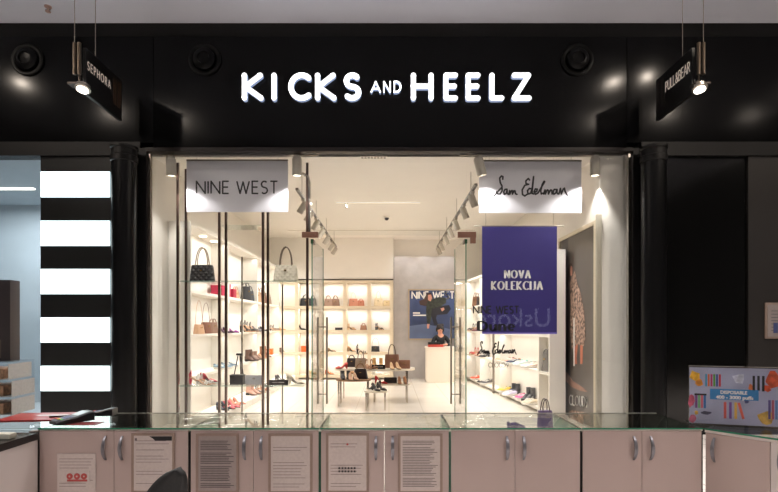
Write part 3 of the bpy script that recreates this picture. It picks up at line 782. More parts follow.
put(mk_bag('black quilted handbag on the top glass shelf of the window stand', 'window display bags', (34, 30, 32), .37, .15, .25, .26, (140, 118, 90), quilt=5.5), wx(202.5, 7.76), 7.76, SH1, 0)
put(mk_bag('cream quilted handbag on the top glass shelf of the window stand', 'window display bags', (214, 204, 184), .37, .15, .25, .27, (92, 78, 66), quilt=5.5), wx(286, 7.76), 7.76, SH1, 0)
put(mk_box('small black box on the lower glass shelf of the window stand', 'window display boxes', (18, 16, 18), .19, .14, .145), wx(237.5, 7.74), 7.74, SH2)
put(mk_bag('metallic silver clutch on the lower glass shelf of the window stand', 'window display bags', (176, 174, 176), .27, .09, .14, 0, taper=1.0, name='clutch_bag'), wx(254.5, 7.72), 7.72, SH2)
sgn = thing('brand_plaque', 'black brand plaque on the lower glass shelf of the window stand', 'plaque', (wx(278.5, 7.64), 7.64, SH2), group='black brand plaques')
MB().box(-.14, .14, 0, .03, 0, .075, .003).build('block', m_blackm, sgn); mb = MB(); strokes_mesh(mb, [[(-.09, .04), (-.02, .04)], [(.0, .04), (.08, .04)]], .012, .001, y=-.0005); mb.build('lettering', M('plaque_print', (170, 165, 160)), sgn)
pair(mk_pump('ivory court shoe of the pair beside the black plaque in the window', 'ivory pumps in the window', (228, 216, 196), .095), wx(289, 7.74), 7.72, SH2, 25, .13)
tr = thing('tripod_easel', 'small black tripod easel on the lower window shelf', 'easel', (wx(239.5, 7.95), 7.95, SH2))
for a in (90, 215, 325):
    MB().tube([(.02 * math.cos(math.radians(a)), .02 * math.sin(math.radians(a)), .43), (.11 * math.cos(math.radians(a)), .09 * math.sin(math.radians(a)), .004)], .008, 8).build('leg', m_ink, tr)
MB().box(-.045, .045, -.03, .03, .42, .45, .004).build('head', m_ink, tr)
pair(mk_sandal('pink and black strappy sandal standing in the window shelf cluster', 'pink sandals in the window', (206, 66, 88), .08), wx(189, 7.8), 7.80, SH2, 20, .1)
pair(mk_sandal('white strappy sandal at the front of the window shelf cluster', 'white sandals in the window', (226, 222, 220), .06), wx(197, 7.66), 7.64, SH2, -10, .1)
pair(mk_pump('red patterned court shoe behind the white sandals in the window', 'red pumps in the window', (186, 52, 66), .09), wx(203, 7.95), 7.92, SH2, 35, .11)
pair(mk_sandal('silver strappy sandal on the window floor below the easel', 'silver sandals on the window floor', (150, 148, 146), .09), wx(245, 7.75), 7.72, 0, 15, .11)
# right window floor
lo = mk_sneaker('dark purple loafer standing on the right window floor', None, (62, 42, 96), (80, 60, 110), (50, 36, 84), L=.27, W=.1); lo.name = 'loafer'
for c in lo.children:
    if c.name.startswith('laces'): c.data.materials[0] = M('loafer_strap', (40, 28, 70), .4); c.name = 'strap'
put(lo, wx(507, 7.62), 7.62, 0, 3)
put(mk_bag('purple tote bag with tall dark handles on the right window floor', 'window display bags', (84, 64, 108), .22, .14, .26, .17, (60, 40, 38), taper=.95), wx(545, 7.66), 7.66, 0, 12)

# ------------------------------------------------ left wall goods
def ly(px, X=3.2): return X * FPX / (389 - px)
def L_(px, X=-3.2): return X, ly(px, -X)
GB = 'bags on the left wall shelves'; GS = 'shoes on the left wall shelves'
def lb_(label, px, lvl, col, **k):
    x, y = L_(px); return put(mk_bag(label, GB, col, **k), x, y, ([.12] + LTOP)[lvl], 70)
for px, lab, col, h in ((218, 'crimson gift box on top left shelf, nearest one', (176, 38, 70), .2), (224, 'crimson gift box on top left shelf, middle one', (190, 48, 84), .26), (230, 'crimson gift box on top left shelf, farthest one', (166, 30, 60), .18)):
    x, y = L_(px); put(mk_box(lab, 'crimson boxes', col, .2, .2, h), x, y, LTOP[2], 90)
lb_('tan mini bag on top left shelf beside the crimson boxes', 235.5, 3, (206, 168, 138), w=.2, d=.1, h=.16, handle=.1)
lb_('black backpack on top left shelf', 246, 3, (30, 30, 34), w=.3, d=.16, h=.32, handle=.08, taper=.7)
lb_('dark slate bag on top left shelf behind the black backpack', 249.5, 3, (58, 62, 70), w=.26, d=.14, h=.24, handle=.1)
lb_('tan handbag on top left shelf between two posts', 256, 3, (186, 148, 112), w=.34, d=.14, h=.26, handle=.14)
lb_('brown shoulder bag on top left shelf', 262, 3, (120, 82, 66), w=.34, d=.14, h=.27, handle=.12)
lb_('small taupe bag on top left shelf near the corner', 267.5, 3, (150, 126, 106), w=.28, d=.12, h=.22, handle=.08)
lb_('charcoal tote on top left shelf in the corner bay', 275, 3, (56, 58, 62), w=.34, d=.16, h=.3, handle=.2)
lb_('dark green bucket bag on top left shelf, farthest one', 278.5, 3, (62, 66, 58), w=.24, d=.14, h=.24, handle=.12)
lb_('brown bucket bag with long strap on second left shelf', 206, 2, (126, 84, 66), w=.22, d=.14, h=.2, handle=0, strap=.36, taper=.75)
lb_('camel crossbody bag with tall strap on second left shelf', 199, 2, (200, 160, 128), w=.2, d=.12, h=.16, handle=0, strap=.42)
lb_('taupe mini bag on second left shelf', 213, 2, (140, 110, 94), w=.2, d=.12, h=.2, handle=.06)
def ls_(mk, label, group, px, lvl, col, rz=-15, X=-3.16, k=1, **kw):
    x, y = L_(px, X); z = ([.12] + LTOP)[lvl]
    pair(mk(label, group, col, **kw), x, y, z, rz, .13, k)
ls_(mk_pump, 'dark plum court shoe on second left shelf', 'plum pumps', 219, 2, (72, 36, 66), heel=.05)
ls_(mk_pump, 'violet court shoe on second left shelf', 'violet pumps', 224, 2, (150, 60, 150), heel=.04)
ls_(mk_sandal, 'black high sandal on second left shelf, largest pair', 'black high sandals', 240, 2, (30, 28, 30), heel=.12, k=1.1)
ls_(mk_sandal, 'black and white sandal on second left shelf', 'black and white sandals', 246, 2, (70, 68, 70), heel=.11)
ls_(mk_pump, 'grey court shoe on second left shelf', 'grey pumps left', 252, 2, (110, 104, 104), heel=.07)
ls_(mk_pump, 'charcoal court shoe on second left shelf', 'charcoal pumps left', 257, 2, (66, 62, 66), heel=.06)
ls_(mk_sandal, 'dark brown sandal on second left shelf', 'brown sandals left', 270, 2, (84, 60, 48), heel=.05)
ls_(mk_pump, 'mustard court shoe on second left shelf in the corner', 'mustard pumps left', 276, 2, (196, 150, 90), heel=.05)
ls_(mk_sneaker, 'pale blue sneaker on third left shelf', 'pale blue sneakers', 214, 1, (150, 174, 190), accent=(80, 100, 120))
ls_(mk_sneaker, 'grey blue sneaker on third left shelf', 'grey blue sneakers', 221, 1, (112, 132, 148))
ls_(mk_boot, 'brown ankle boot on third left shelf', 'brown ankle boots', 245, 1, (96, 70, 60), H=.26)
ls_(mk_boot, 'mushroom ankle boot on third left shelf', 'mushroom ankle boots', 250, 1, (150, 120, 104), H=.2)
ls_(mk_pump, 'tan court shoe on third left shelf', 'tan pumps left', 255.5, 1, (206, 150, 110), heel=.06)
ls_(mk_boot, 'chestnut boot on third left shelf between two posts', 'chestnut boots', 259.5, 1, (150, 104, 80), H=.28)
x, y = L_(271); put(mk_box('orange shoe box on third left shelf', 'orange boxes', (232, 110, 48), .16, .16, .16), x - .03, y, LTOP[0], 90)
ls_(mk_boot, 'dark brown and tan boot on third left shelf in the corner', 'two tone boots', 276, 1, (92, 68, 52), H=.16)
def lp_(mk, label, group, px, X, col, rz=-15, k=1, **kw):
    pair(mk(label, group, col, **kw), X, ly(px, -X), .12, rz, .13, k)
lp_(mk_pump, 'pink court shoe on the left plinth nearest the shopfront', 'pink pumps on plinth', 223, -2.78, (214, 84, 96), heel=.07)
lp_(mk_pump, 'navy court shoe on the left plinth nearest the shopfront', 'navy pumps on plinth', 216.5, -2.84, (36, 42, 60), heel=.07)
lp_(mk_pump, 'peach court shoe on the left plinth nearest the shopfront', 'peach pumps on plinth', 229, -2.80, (226, 140, 110), heel=.06)
lp_(mk_boot, 'nude ankle boot on the left plinth', 'nude boots on plinth', 246, -2.85, (206, 160, 140), H=.3)
lp_(mk_sandal, 'grey sandal on the left plinth', 'grey sandals on plinth', 252, -2.8, (96, 94, 96), heel=.07)
lp_(mk_sandal, 'rust sandal on the left plinth', 'rust sandals on plinth', 257, -2.8, (176, 96, 70), heel=.06)
lp_(mk_sneaker, 'black sneaker on the left plinth', 'black sneakers on plinth', 262.5, -2.8, (50, 50, 52))
pair(mk_pump('black stiletto on the left plinth in the corner bay', 'black stilettos', (44, 40, 40), .09), -2.85, 13.0, .12, -15)

# ------------------------------------------------ back wall goods
GK = 'bags on the back wall grid'
def bk_(label, px, lvl, col, **k):
    return put(mk_bag(label, GK, col, **k), bx(px), 14.60, BT[lvl], random.uniform(-8, 8))
def bs_(mk, label, group, px, lvl, col, rz=20, **kw):
    pair(mk(label, group, col, **kw), bx(px) - .1, 14.54, BT[lvl], rz, .11)
bk_('black handbag on top row of back grid, left end', 306, 3, (34, 34, 38), w=.34, d=.14, h=.22, handle=.1)
bk_('slate handbag on top row of back grid, left end', 313, 3, (90, 96, 98), w=.2, d=.12, h=.22, handle=.08)
bk_('taupe handbag on top row of back grid', 328.4, 3, (150, 122, 104), w=.25, d=.16, h=.2, handle=.1)
bk_('brown grey handbag on top row beside the taupe one', 335.6, 3, (134, 104, 86), w=.24, d=.16, h=.2, handle=.1)
bk_('rose tan handbag on top row of back grid', 353.5, 3, (204, 138, 112), w=.27, d=.16, h=.21, handle=.18, hcol=(226, 210, 190))
bk_('terracotta handbag on top row of back grid', 361, 3, (190, 122, 96), w=.2, d=.13, h=.16, handle=.04)
bk_('pale cream handbag on top row of back grid', 378.5, 3, (232, 214, 180), w=.26, d=.16, h=.22, handle=.2)
bk_('sand coloured clutch on top row of back grid', 386.8, 3, (216, 194, 152), w=.22, d=.13, h=.16, handle=0)
bs_(mk_pump, 'black heel on second row of back grid, left end', 'small black heels', 302, 2, (36, 32, 32), heel=.1)
put(mk_box('black and white trinket box on second row of back grid', None, (40, 38, 40), .2, .1, .07), bx(339), 14.55, BT[2])
bs_(mk_sandal, 'cream sandal on second row of back grid', 'cream sandals', 352, 2, (228, 200, 160), heel=.07)
bk_('brown structured mini bag on second row of back grid', 363.5, 2, (160, 118, 92), w=.19, d=.12, h=.13, handle=.06)
bs_(mk_sandal, 'black strappy sandal on second row of back grid', 'black strappy sandals', 380, 2, (40, 36, 36), heel=.09)
bs_(mk_pump, 'taupe court shoe on third row of back grid', 'taupe pumps back', 332, 1, (150, 124, 90), heel=.05)
put(mk_box('orange shoe box on third row of back grid', 'orange boxes', (236, 104, 40), .17, .16, .16), bx(305), 14.55, BT[1])
bs_(mk_pump, 'nude high heel on third row of back grid', 'nude high heels', 352, 1, (200, 160, 120), heel=.1)
bk_('black flap bag on third row of back grid', 375.5, 1, (48, 46, 48), w=.24, d=.12, h=.16, handle=0, strap=.24, flap=True)
bs_(mk_pump, 'orange court shoe on bottom row of back grid', 'orange pumps back', 330, 0, (220, 120, 60), heel=.06)
bs_(mk_pump, 'beige court shoe on bottom row of back grid', 'beige pumps back', 314, 0, (210, 190, 150), heel=.06)
bs_(mk_boot, 'tan boot on bottom row of back grid', 'tan boots back', 352, 0, (190, 150, 110))
bs_(mk_sneaker, 'white sneaker on bottom row of back grid', 'white sneakers back', 378, 0, (230, 226, 216))
put(mk_bag('cream duffel shaped bag on narrow shelving beside the poster wall', None, (206, 190, 160), .3, .16, .16, .04), bx(461.5), 14.6, 2.05)
put(mk_bag('beige pouch on narrow shelving beside the poster wall', None, (214, 190, 160), .2, .12, .12, 0), bx(459), 14.6, 1.38)

# ------------------------------------------------ right wall goods
GR = 'bags on the right wall shelves'
def rs_(mk, label, group, px, lvl, col, rz=208, back=.13, k=1.12, **kw):
    x, y = rpos(px, back); pair(mk(label, group, col, **kw), x + .08, y, RT[lvl], rz, -.11, k)
def rb_(label, px, lvl, col, back=.14, **k):
    x, y = rpos(px, back); put(mk_bag(label, GR, col, **k), x, y, RT[lvl], -70)
rb_('dark tan shoulder bag on upper right shelf left of the banner', 476, 3, (120, 84, 62), w=.3, d=.12, h=.26, handle=.1)
rb_('black tote on upper right shelf left of the banner', 480, 3, (40, 36, 40), w=.26, d=.12, h=.22, handle=.1)
rs_(mk_sandal, 'black sandal on right shelf beside the banner edge', 'black sandals right', 474, 2, (46, 42, 44), heel=.07)
rs_(mk_pump, 'oxblood court shoe on right shelf beside the banner edge', 'oxblood pumps right', 479, 2, (110, 40, 44), heel=.06)
rs_(mk_sandal, 'red sandal on third right shelf', 'red sandals right', 476, 1, (196, 60, 56), heel=.06)
rs_(mk_pump, 'tan court shoe on third right shelf', 'tan pumps right', 482, 1, (190, 140, 110), heel=.06)
rs_(mk_pump, 'black court shoe on third right shelf', 'black pumps right', 486, 1, (44, 42, 44), heel=.05)
rs_(mk_sneaker, 'tan and white sneaker on third right shelf', 'tan sneakers right', 504, 1, (214, 176, 140), accent=(170, 110, 70))
rs_(mk_sneaker, 'salmon sneaker on third right shelf', 'salmon sneakers right', 510, 1, (222, 160, 140))
rs_(mk_sneaker, 'navy and tan sneaker on third right shelf', 'navy sneakers right', 516, 1, (56, 60, 84), accent=(200, 150, 100))
rs_(mk_sneaker, 'mint and white sneaker on third right shelf', 'mint sneakers right', 523, 1, (206, 228, 222), accent=(120, 190, 180))
rs_(mk_sneaker, 'white sneaker with green heel on third right shelf', 'white sneakers right', 532, 1, (236, 234, 228), accent=(70, 130, 110))
rs_(mk_sneaker, 'blush and white sneaker on third right shelf', 'blush sneakers right', 535.5, 1, (232, 208, 196), accent=(210, 170, 150), back=.2)
rs_(mk_sneaker, 'orange red sneaker on bottom right shelf', 'orange red sneakers', 478, 0, (222, 80, 40), accent=(60, 50, 50), k=1.1)
rs_(mk_pump, 'black court shoe on bottom right shelf', 'black pumps bottom right', 484.5, 0, (40, 38, 40), heel=.05)
rs_(mk_sneaker, 'dark grey sneaker on bottom right shelf', 'dark grey sneakers', 489, 0, (80, 78, 80))
rs_(mk_sneaker, 'yellow sneaker on bottom right shelf', 'yellow sneakers', 507, 0, (236, 200, 80))
rs_(mk_sneaker, 'pale lilac sneaker on bottom right shelf', 'lilac sneakers', 512.5, 0, (206, 200, 226), back=.05)
rs_(mk_boot, 'black chunky boot on bottom right shelf', 'black chunky boots', 516, 0, (46, 46, 50), H=.2, back=.17)
rs_(mk_sneaker, 'hot pink sneaker on bottom right shelf', 'hot pink sneakers', 524.5, 0, (240, 96, 150), k=1.05)
rs_(mk_boot, 'charcoal boot on bottom right shelf near the end bay', 'charcoal boots right', 531, 0, (66, 66, 68), H=.22, back=.17)
rs_(mk_sneaker, 'beige sneaker on bottom right shelf near the end bay', 'beige sneakers right', 533.5, 0, (214, 200, 176), back=.06)
rb_('grey backpack in the narrow end bay of the right shelving', 547.5, 1, (120, 116, 112), back=.12, w=.22, d=.14, h=.32, handle=.05, taper=.6)

# ------------------------------------------------ feature wall poster, cash desk, cashier
PYY = BK - .135
po = thing('wall_poster', 'blue fashion poster of a crouching woman behind the cash desk', 'poster', (0, PYY, 0))
def P2(pts, Y=PYY): return [(wx(a, Y), wz(b, Y)) for a, b in pts]
MB().prism(P2([(408, 289), (455, 289), (455, 340), (408, 340)]), 0, .03).build('frame', M('poster_frame', (176, 158, 134), .5), po)
def poly(name, pts, m, off, parent, Y=PYY): return MB().prism(P2(pts, Y), -off, -off + .0015).build(name, m, parent)
poly('print_ground', [(409.5, 290.5), (454.5, 290.5), (454.5, 338.5), (409.5, 338.5)], M('poster_blue', (52, 64, 98), .4, bscale=1.2, vary=.45), .002, po)
poly('print_floor', [(409.5, 326), (425, 324), (454.5, 330), (454.5, 338.5), (409.5, 338.5)], M('poster_pale_blue', (92, 106, 138), .4, bscale=1.2, vary=.2), .004, po)
mb = MB(); strokes_mesh(mb, text_lines('NINE WEST', wx(412, PYY), wx(454, PYY), wz(298.6, PYY), wz(291.8, PYY) - wz(298.6, PYY), gap=.2, space=.5), .032, .0015, y=-.005, rnd=False); mb.build('lettering', m_lwhite, po)
poly('print_hair', [(427, 293), (431, 292.5), (433, 297), (431, 303), (426, 306), (420, 305), (419, 301), (424, 299)], M('print_brown', (64, 44, 40), .5), .008, po)
poly('print_jacket', [(428, 300), (433, 299), (439, 297), (446, 298), (446, 303), (441, 306), (436, 308), (432, 313), (430, 324), (427, 323), (426, 312), (426.5, 305)], M('print_green', (42, 46, 36), .5, bscale=14, vary=.5), .010, po)
poly('print_trousers', [(432, 309), (441, 306), (449, 305), (451, 309), (447, 314), (437, 315), (436, 318), (438, 325), (434, 325), (431, 315)], M('print_dark', (24, 24, 34), .5), .012, po)
poly('print_face', [(428, 295), (431, 294.5), (432, 298), (430.5, 301.5), (428, 300)], M('print_skin', (196, 140, 120), .5), .014, po)
poly('print_hand', [(440.5, 308.5), (443.5, 307.5), (444.5, 309.5), (442, 311.5)], M('print_skin', (196, 140, 120), .5), .014, po)
poly('print_foot', [(427, 324), (429.5, 324), (429, 328.5), (427, 328.5)], M('print_skin', (196, 140, 120), .5), .014, po)
mb = MB(); strokes_mesh(mb, [P2([(413, 313), (420, 313)]), P2([(413, 315.3), (426, 315.3)])], .035, .0015, y=-.006, rnd=False); mb.build('slogan_lines', m_lwhite, po)

dk = thing('cash_desk', 'tall white cash desk below the blue poster', 'counter', (0, 0, 0))
DY = 13.7
MB().box(.99, 2.05, DY, DY + .45, .0, .90, .004).build('body', M('desk_white', (232, 222, 206), .4), dk)
MB().box(.97, 2.07, DY - .02, DY + .47, .901, .935, .003).build('top', M('desk_white', (232, 222, 206), .4), dk)
MB().box(.99, 2.05, DY + .02, DY + .44, -.0, .05).build('kick_plate', m_steel, dk)
rb = thing('cash_register', 'black register with red front on the cash desk', 'cash register', (1.24, DY + .08, .935))
MB().box(-.2, .2, -.06, .10, 0, .065, .004).build('red_base', M('register_red', (176, 60, 46), .5), rb)
MB().box(-.2, .12, -.03, .12, .066, .13, .006).build('screen_unit', m_ink, rb)
tag(MB().box(-.1, .1, -.06, .06, 0, .012).build('receipt_pad', m_lwhite, None, loc=(1.66, DY + .1, .935)), 'white paper pad beside the cashier on the desk', 'paper')

pe = thing('person', 'person in black top with dark hair, arms resting on the cash desk', 'person', (1.43, 14.42, 0), 0)
def skin(name, verts, edges, m, parent, root=0, sub=2):
    me = bpy.data.meshes.new(name); me.from_pydata([v[:3] for v in verts], edges, []); o = bpy.data.objects.new(name, me); COL.objects.link(o)
    md = o.modifiers.new('skin', 'SKIN'); md.use_smooth_shade = True
    for i, v in enumerate(verts):
        s_ = me.skin_vertices[0].data[i]; r = v[3]; s_.radius = (r, r) if not isinstance(r, tuple) else r
        s_.use_root = (i == root)
    sb = o.modifiers.new('sub', 'SUBSURF'); sb.levels = sub; sb.render_levels = sub
    me.materials.append(m); o.parent = parent; return o
m_skin = M('skin', (206, 150, 126), .5); m_blk = M('black_cotton', (20, 20, 23), .8)
BV = [(0, 0, .84, .12), (0, -.02, .97, .10), (0, -.04, 1.08, .11), (0, -.05, 1.20, .06), (-.01, -.06, 1.27, .05), (-.02, -.09, 1.34, .07), (-.02, -.10, 1.44, .085),
      (-.17, -.04, 1.16, .05), (-.24, -.10, .99, .04), (-.10, -.30, .985, .03), (-.04, -.34, .985, .025),
      (.17, -.04, 1.16, .05), (.25, -.12, .99, .04), (.10, -.30, .985, .03), (.03, -.345, .985, .025),
      (-.09, 0, .76, .09), (-.11, -.02, .44, .06), (-.11, .03, .08, .04), (-.12, -.02, .03, .03),
      (.09, 0, .76, .09), (.11, -.02, .44, .06), (.11, .03, .08, .04), (.12, -.02, .03, .03)]
BE = [(0, 1), (1, 2), (2, 3), (3, 4), (4, 5), (5, 6), (3, 7), (7, 8), (8, 9), (9, 10), (3, 11), (11, 12), (12, 13), (13, 14), (0, 15), (15, 16), (16, 17), (17, 18), (0, 19), (19, 20), (20, 21), (21, 22)]
skin('body', BV, BE, m_skin, pe)
CV = [(0, 0, .82, .135), (0, -.02, .97, .12), (0, -.04, 1.08, .135), (0, -.05, 1.225, .085), (-.17, -.04, 1.15, .066), (-.245, -.10, .985, .052), (-.14, -.255, .985, .042), (.17, -.04, 1.15, .066), (.255, -.12, .985, .052), (.14, -.26, .985, .042)]
skin('black_top', CV, [(0, 1), (1, 2), (2, 3), (3, 4), (4, 5), (5, 6), (3, 7), (7, 8), (8, 9)], m_blk, pe)
TV = [(0, 0, .84, .14), (-.09, 0, .76, .10), (-.11, -.02, .44, .072), (-.11, .03, .12, .055), (.09, 0, .76, .10), (.11, -.02, .44, .072), (.11, .03, .12, .055)]
skin('trousers', TV, [(0, 1), (1, 2), (2, 3), (0, 4), (4, 5), (5, 6)], m_blk, pe)
m_hair = M('dark_hair', (26, 20, 20), .6)
MB().ell((-.02, -.068, 1.445), .102, .10, .105).ell((.0, .01, 1.36), .085, .06, .11).ell((-.10, -.05, 1.40), .035, .05, .07).ell((.06, -.05, 1.40), .04, .055, .075).ell((-.05, -.09, 1.50), .06, .06, .05).ell((.03, -.07, 1.51), .06, .06, .05).build('hair', m_hair, pe, True)
MB().ell((-.05, -.183, 1.425), .011, .006, .007, 8).ell((.01, -.183, 1.425), .011, .006, .007, 8).build('eyes', m_ink, pe, True)
MB().ell((-.02, -.19, 1.40), .012, .016, .02, 8).build('nose', m_skin, pe, True)
MB().ell((-.02, -.178, 1.37), .022, .006, .006, 8).build('mouth', M('lips', (150, 80, 76), .5), pe, True)
for hx, sg_ in ((-.035, 1), (.03, -1)):
    h = MB().ell((hx, -.36, .985), .03, .04, .015, 10)
    for q in range(4): h.tube([(hx - .022 + .015 * q, -.385, .985), (hx - .022 + .015 * q, -.42, .98), (hx - .022 + .015 * q + .004 * sg_, -.44 - .004 * (q % 2), .965)], .007, 6)
    h.tube([(hx + sg_ * .02, -.355, .985), (hx + sg_ * .04, -.38, .98)], .008, 6)
    h.build('hand', m_skin, pe, True)

# ------------------------------------------------ nesting tables and goods
m_top = M('table_white_top', (232, 222, 204), .35); m_wood = M('table_brown_edge', (150, 116, 88), .45)
def table(label, x, y, w, d, h, rnd, topm, th=.03, legs=4):
    t = thing('nesting_table', label, 'table', (x, y, 0), group='nesting display tables')
    pts = []
    for a in range(48):
        an = 2 * PI * a / 48; c, s_ = math.cos(an), math.sin(an)
        pts.append((w / 2 * math.copysign(abs(c) ** rnd, c), d / 2 * math.copysign(abs(s_) ** rnd, s_)))
    mb = MB(); mb.loft([[(p[0], p[1], h - th) for p in pts], [(p[0], p[1], h) for p in pts]]); mb.build('tabletop', topm, t)
    for sx in (-1, 1):
        for sy in (-1, 1):
            lx, lyy = sx * w * .40, sy * d * .36
            MB().box(lx - .014, lx + .014, lyy - .014, lyy + .014, 0, h - th - .0005, .002).build('leg', m_chrome, t)
    return t
TBX, TBY, TBH = -.29, 10.45, .66
table('large white oval table of the nest in the middle of the shop', TBX, TBY, 1.62, .85, TBH, .7, m_top, .035)
# white panel leg on the right of the big table
table('round low table with brown edge at the left of the nest', -.67, 9.86, .68, .52, .50, .9, m_wood)
table('lowest small white table at the front of the nest', -.24, 9.38, .42, .4, .345, .9, m_top)
def gz(px, Y): return wx(px, Y)
Z1, Z2, Z3 = TBH, .50, .345
GT = 'bags on the nesting tables'
put(mk_bag('large brown tote with tall handles on the white oval table', GT, (134, 94, 74), .30, .13, .27, .2, (116, 96, 78), taper=.92), gz(392, 10.4), 10.45, Z1, 5)
put(mk_bag('brown flap clutch at the right end of the white oval table', GT, (138, 96, 76), .23, .09, .17, 0, flap=True, taper=1.0), gz(404.5, 10.2), 10.25, Z1, -4)
put(mk_bag('taupe tote on the white oval table behind the dome bag', GT, (150, 130, 112), .24, .12, .2, .14, (96, 76, 66)), gz(360.5, 10.3), 10.4, Z1, 0)
put(mk_bag('black handbag behind the taupe tote on the oval table', GT, (46, 38, 38), .22, .12, .18, .06), gz(351.5, 10.6), 10.66, Z1, 0)
put(mk_bag('dark maroon dome bag on the low table with brown edge', GT, (44, 32, 32), .30, .15, .19, .1, (120, 90, 50), taper=.72), gz(360.3, 9.8), 9.86, Z2, 0)
tower = thing('display_riser', 'slim clear riser holding a high sandal on the oval table', 'display riser', (gz(355, 10.6) + .12, 10.72, Z1))
MB().box(-.07, .07, -.04, .04, 0, .01).build('base', m_acryl, tower); MB().box(-.07, .07, -.04, .04, .25, .26).build('plate', m_acryl, tower); MB().tube([(0, 0, .01), (0, 0, .25)], .006, 8).build('stem', m_chrome, tower)
put(mk_sandal('black and peach high sandal raised on the clear riser', None, (50, 36, 34), .1), tower.location.x - .1, 10.72, Z1 + .26, 0)
pair(mk_boot('gold tan ankle sandal boot of the pair at the middle of the oval table', 'gold tan sandals on table', (206, 160, 100), H=.19, L=.14), gz(374, 10.4), 10.62, Z1, -90, .13)
pl = thing('brand_plaque', 'black brand plaque at the front of the white oval table', 'plaque', (gz(378.5, 10.1), 10.12, Z1), group='black brand plaques')
MB().box(-.13, .13, 0, .03, 0, .085, .003).build('block', m_blackm, pl); mb = MB(); strokes_mesh(mb, [[(-.08, .045), (-.0, .045)], [(.02, .045), (.08, .045)]], .014, .001, y=-.0005); mb.build('lettering', M('plaque_print', (170, 165, 160)), pl)
pair(mk_pump('tan court shoe of the pair in front of the large brown tote', 'tan pumps on table', (196, 160, 120), .07), gz(391, 10.15), 10.2, Z1, -80, .11)
pair(mk_pump('red and cream court shoe behind the dome bag', 'red pumps on table', (190, 60, 50), .06), gz(347, 10.3), 10.3, Z1, -170, .1)
pair(mk_sandal('tan and brown sandal of the pair beside the taupe tote', 'tan sandals on table', (160, 120, 90), .08), gz(366, 10.2), 10.2, Z1, -60, .1)
pair(mk_boot('black and grey boot of the pair on low brown-edged table', 'black boots on table', (56, 54, 56), H=.15, L=.2), gz(342.5, 9.8), 9.8, Z2, -80, .1)
pair(mk_pump('nude patent shoe of the pair on low brown-edged table', 'nude pumps on table', (190, 150, 120), .07), gz(350, 9.75), 9.74, Z2, -80, .08)
pair(mk_pump('black and cream court shoe of the pair on the lowest table', 'black pumps on table', (40, 36, 36), .08), gz(372, 9.35), 9.36, Z3, -50, .12)
put(mk_pump('black high heel standing behind the pair on the lowest table', None, (34, 30, 32), .1), gz(381, 9.48), 9.5, Z3, 180)
table('low inner table with white top tucked under the white oval table', .03, 10.42, .80, .5, .36, .6, m_top)
put(mk_pump('bright red high heel on the inner table under the oval table', None, (200, 30, 44), .1, (210, 30, 40), L=.25), -.28, 10.26, .36, -4)
put(mk_bag('black clutch on the inner table under the oval table', GT, (36, 34, 36), .26, .1, .11, 0, taper=1.0), .03, 10.42, .36)
pair(mk_pump('tan heel of the pair on the inner table under the oval table', 'tan heels under table', (180, 130, 96), .08), .20, 10.36, .36, -85, .1)

# ------------------------------------------------ CLOUD9 poster on the right
PX = 3.0
cp = thing('framed_poster', 'tall dark framed poster of a woman in patterned dress', 'poster', (PX, 0, 0))
def onx(px, py):
    Y = PX * FPX / (px - 389); return (Y, EYE + (HZ - py) * Y / FPX)
def side(name, pts, m, off, parent, th=.002):
    q = [onx(*p) for p in pts]; mb = MB()
    a = [mb.b.verts.new((-off, y, z)) for y, z in q]; b = [mb.b.verts.new((-off + th, y, z)) for y, z in q]
    mb.b.faces.new(a); mb.b.faces.new(b[::-1]); n = len(q)
    for k in range(n): mb.b.faces.new((a[k], b[k], b[(k + 1) % n], a[(k + 1) % n]))
    return mb.build(name, m, parent)
Yn, Yf = 7.49, 9.0
MB().box(-.03, 0, Yn, Yf, .02, 2.96).build('print_ground', M('poster_brown_grey', (84, 76, 70), .35, bscale=1.3, vary=.12), cp)
for a, b in ((Yn - .06, Yn), (Yf, Yf + .05)): MB().box(-.05, 0, a, b, .0, 3.02, .004).build('frame_upright', M('poster_frame_beige', (206, 192, 168), .4), cp)
MB().box(-.05, 0, Yn, Yf, 2.961, 3.02, .004).build('frame_top', M('poster_frame_beige', (206, 192, 168), .4), cp)
O = .033
Ydark = M('poster_dark_band', (36, 34, 38), .35)
side('print_curtain', [(564, 241), (570, 238), (570, 415), (564, 415)], Ydark, O, cp)
m_dress = M('patterned_dress', (150, 122, 106), .6, bscale=22, vary=.8)
side('print_dress', [(572, 283), (575, 276), (577, 270), (579, 282), (582, 290), (586, 310), (588, 335), (586, 346), (580, 344), (574, 349), (572, 330), (573, 310)], m_dress, O + .003, cp)
side('print_face', [(571.5, 266), (573, 264), (574.5, 268), (574.5, 275), (572.5, 276)], M('print_skin', (196, 140, 120), .5), O + .005, cp)
side('print_hair', [(570.5, 270), (571, 265), (573.5, 262.5), (575, 266), (573, 266), (572, 276), (570.8, 282)], M('print_brown', (64, 44, 40), .5), O + .006, cp)
side('print_leg', [(577, 344), (580, 344), (578.5, 358), (579, 364), (576.5, 364), (576, 356)], M('print_leg', (190, 112, 84), .5), O + .001, cp)
side('print_leg', [(582.5, 344), (585, 344), (584.5, 364), (582.5, 364)], M('print_leg', (190, 112, 84), .5), O + .001, cp)
side('print_strap', [(576, 318), (577, 318), (577, 366), (576, 366)], m_lwhite, O + .008, cp)
side('print_shoe', [(565, 374), (569, 372), (575, 381), (586, 388), (590, 392), (583, 391), (574, 387), (567, 380)], M('print_shoe', (150, 112, 96), .5, bscale=40, vary=.3), O + .003, cp)
side('print_bag', [(571, 412), (574, 410), (586, 412), (585, 432), (571, 430)], m_dress, O + .003, cp)
mb = MB()
ln = []
for q in text_lines('CLOUD9', 0, 1, 0, 1, gap=.25):
    ln.append([onx(571.5 + p[0] * 18.5, 404.5 + p[0] * 2.5 - p[1] * (9.5)) for p in q])
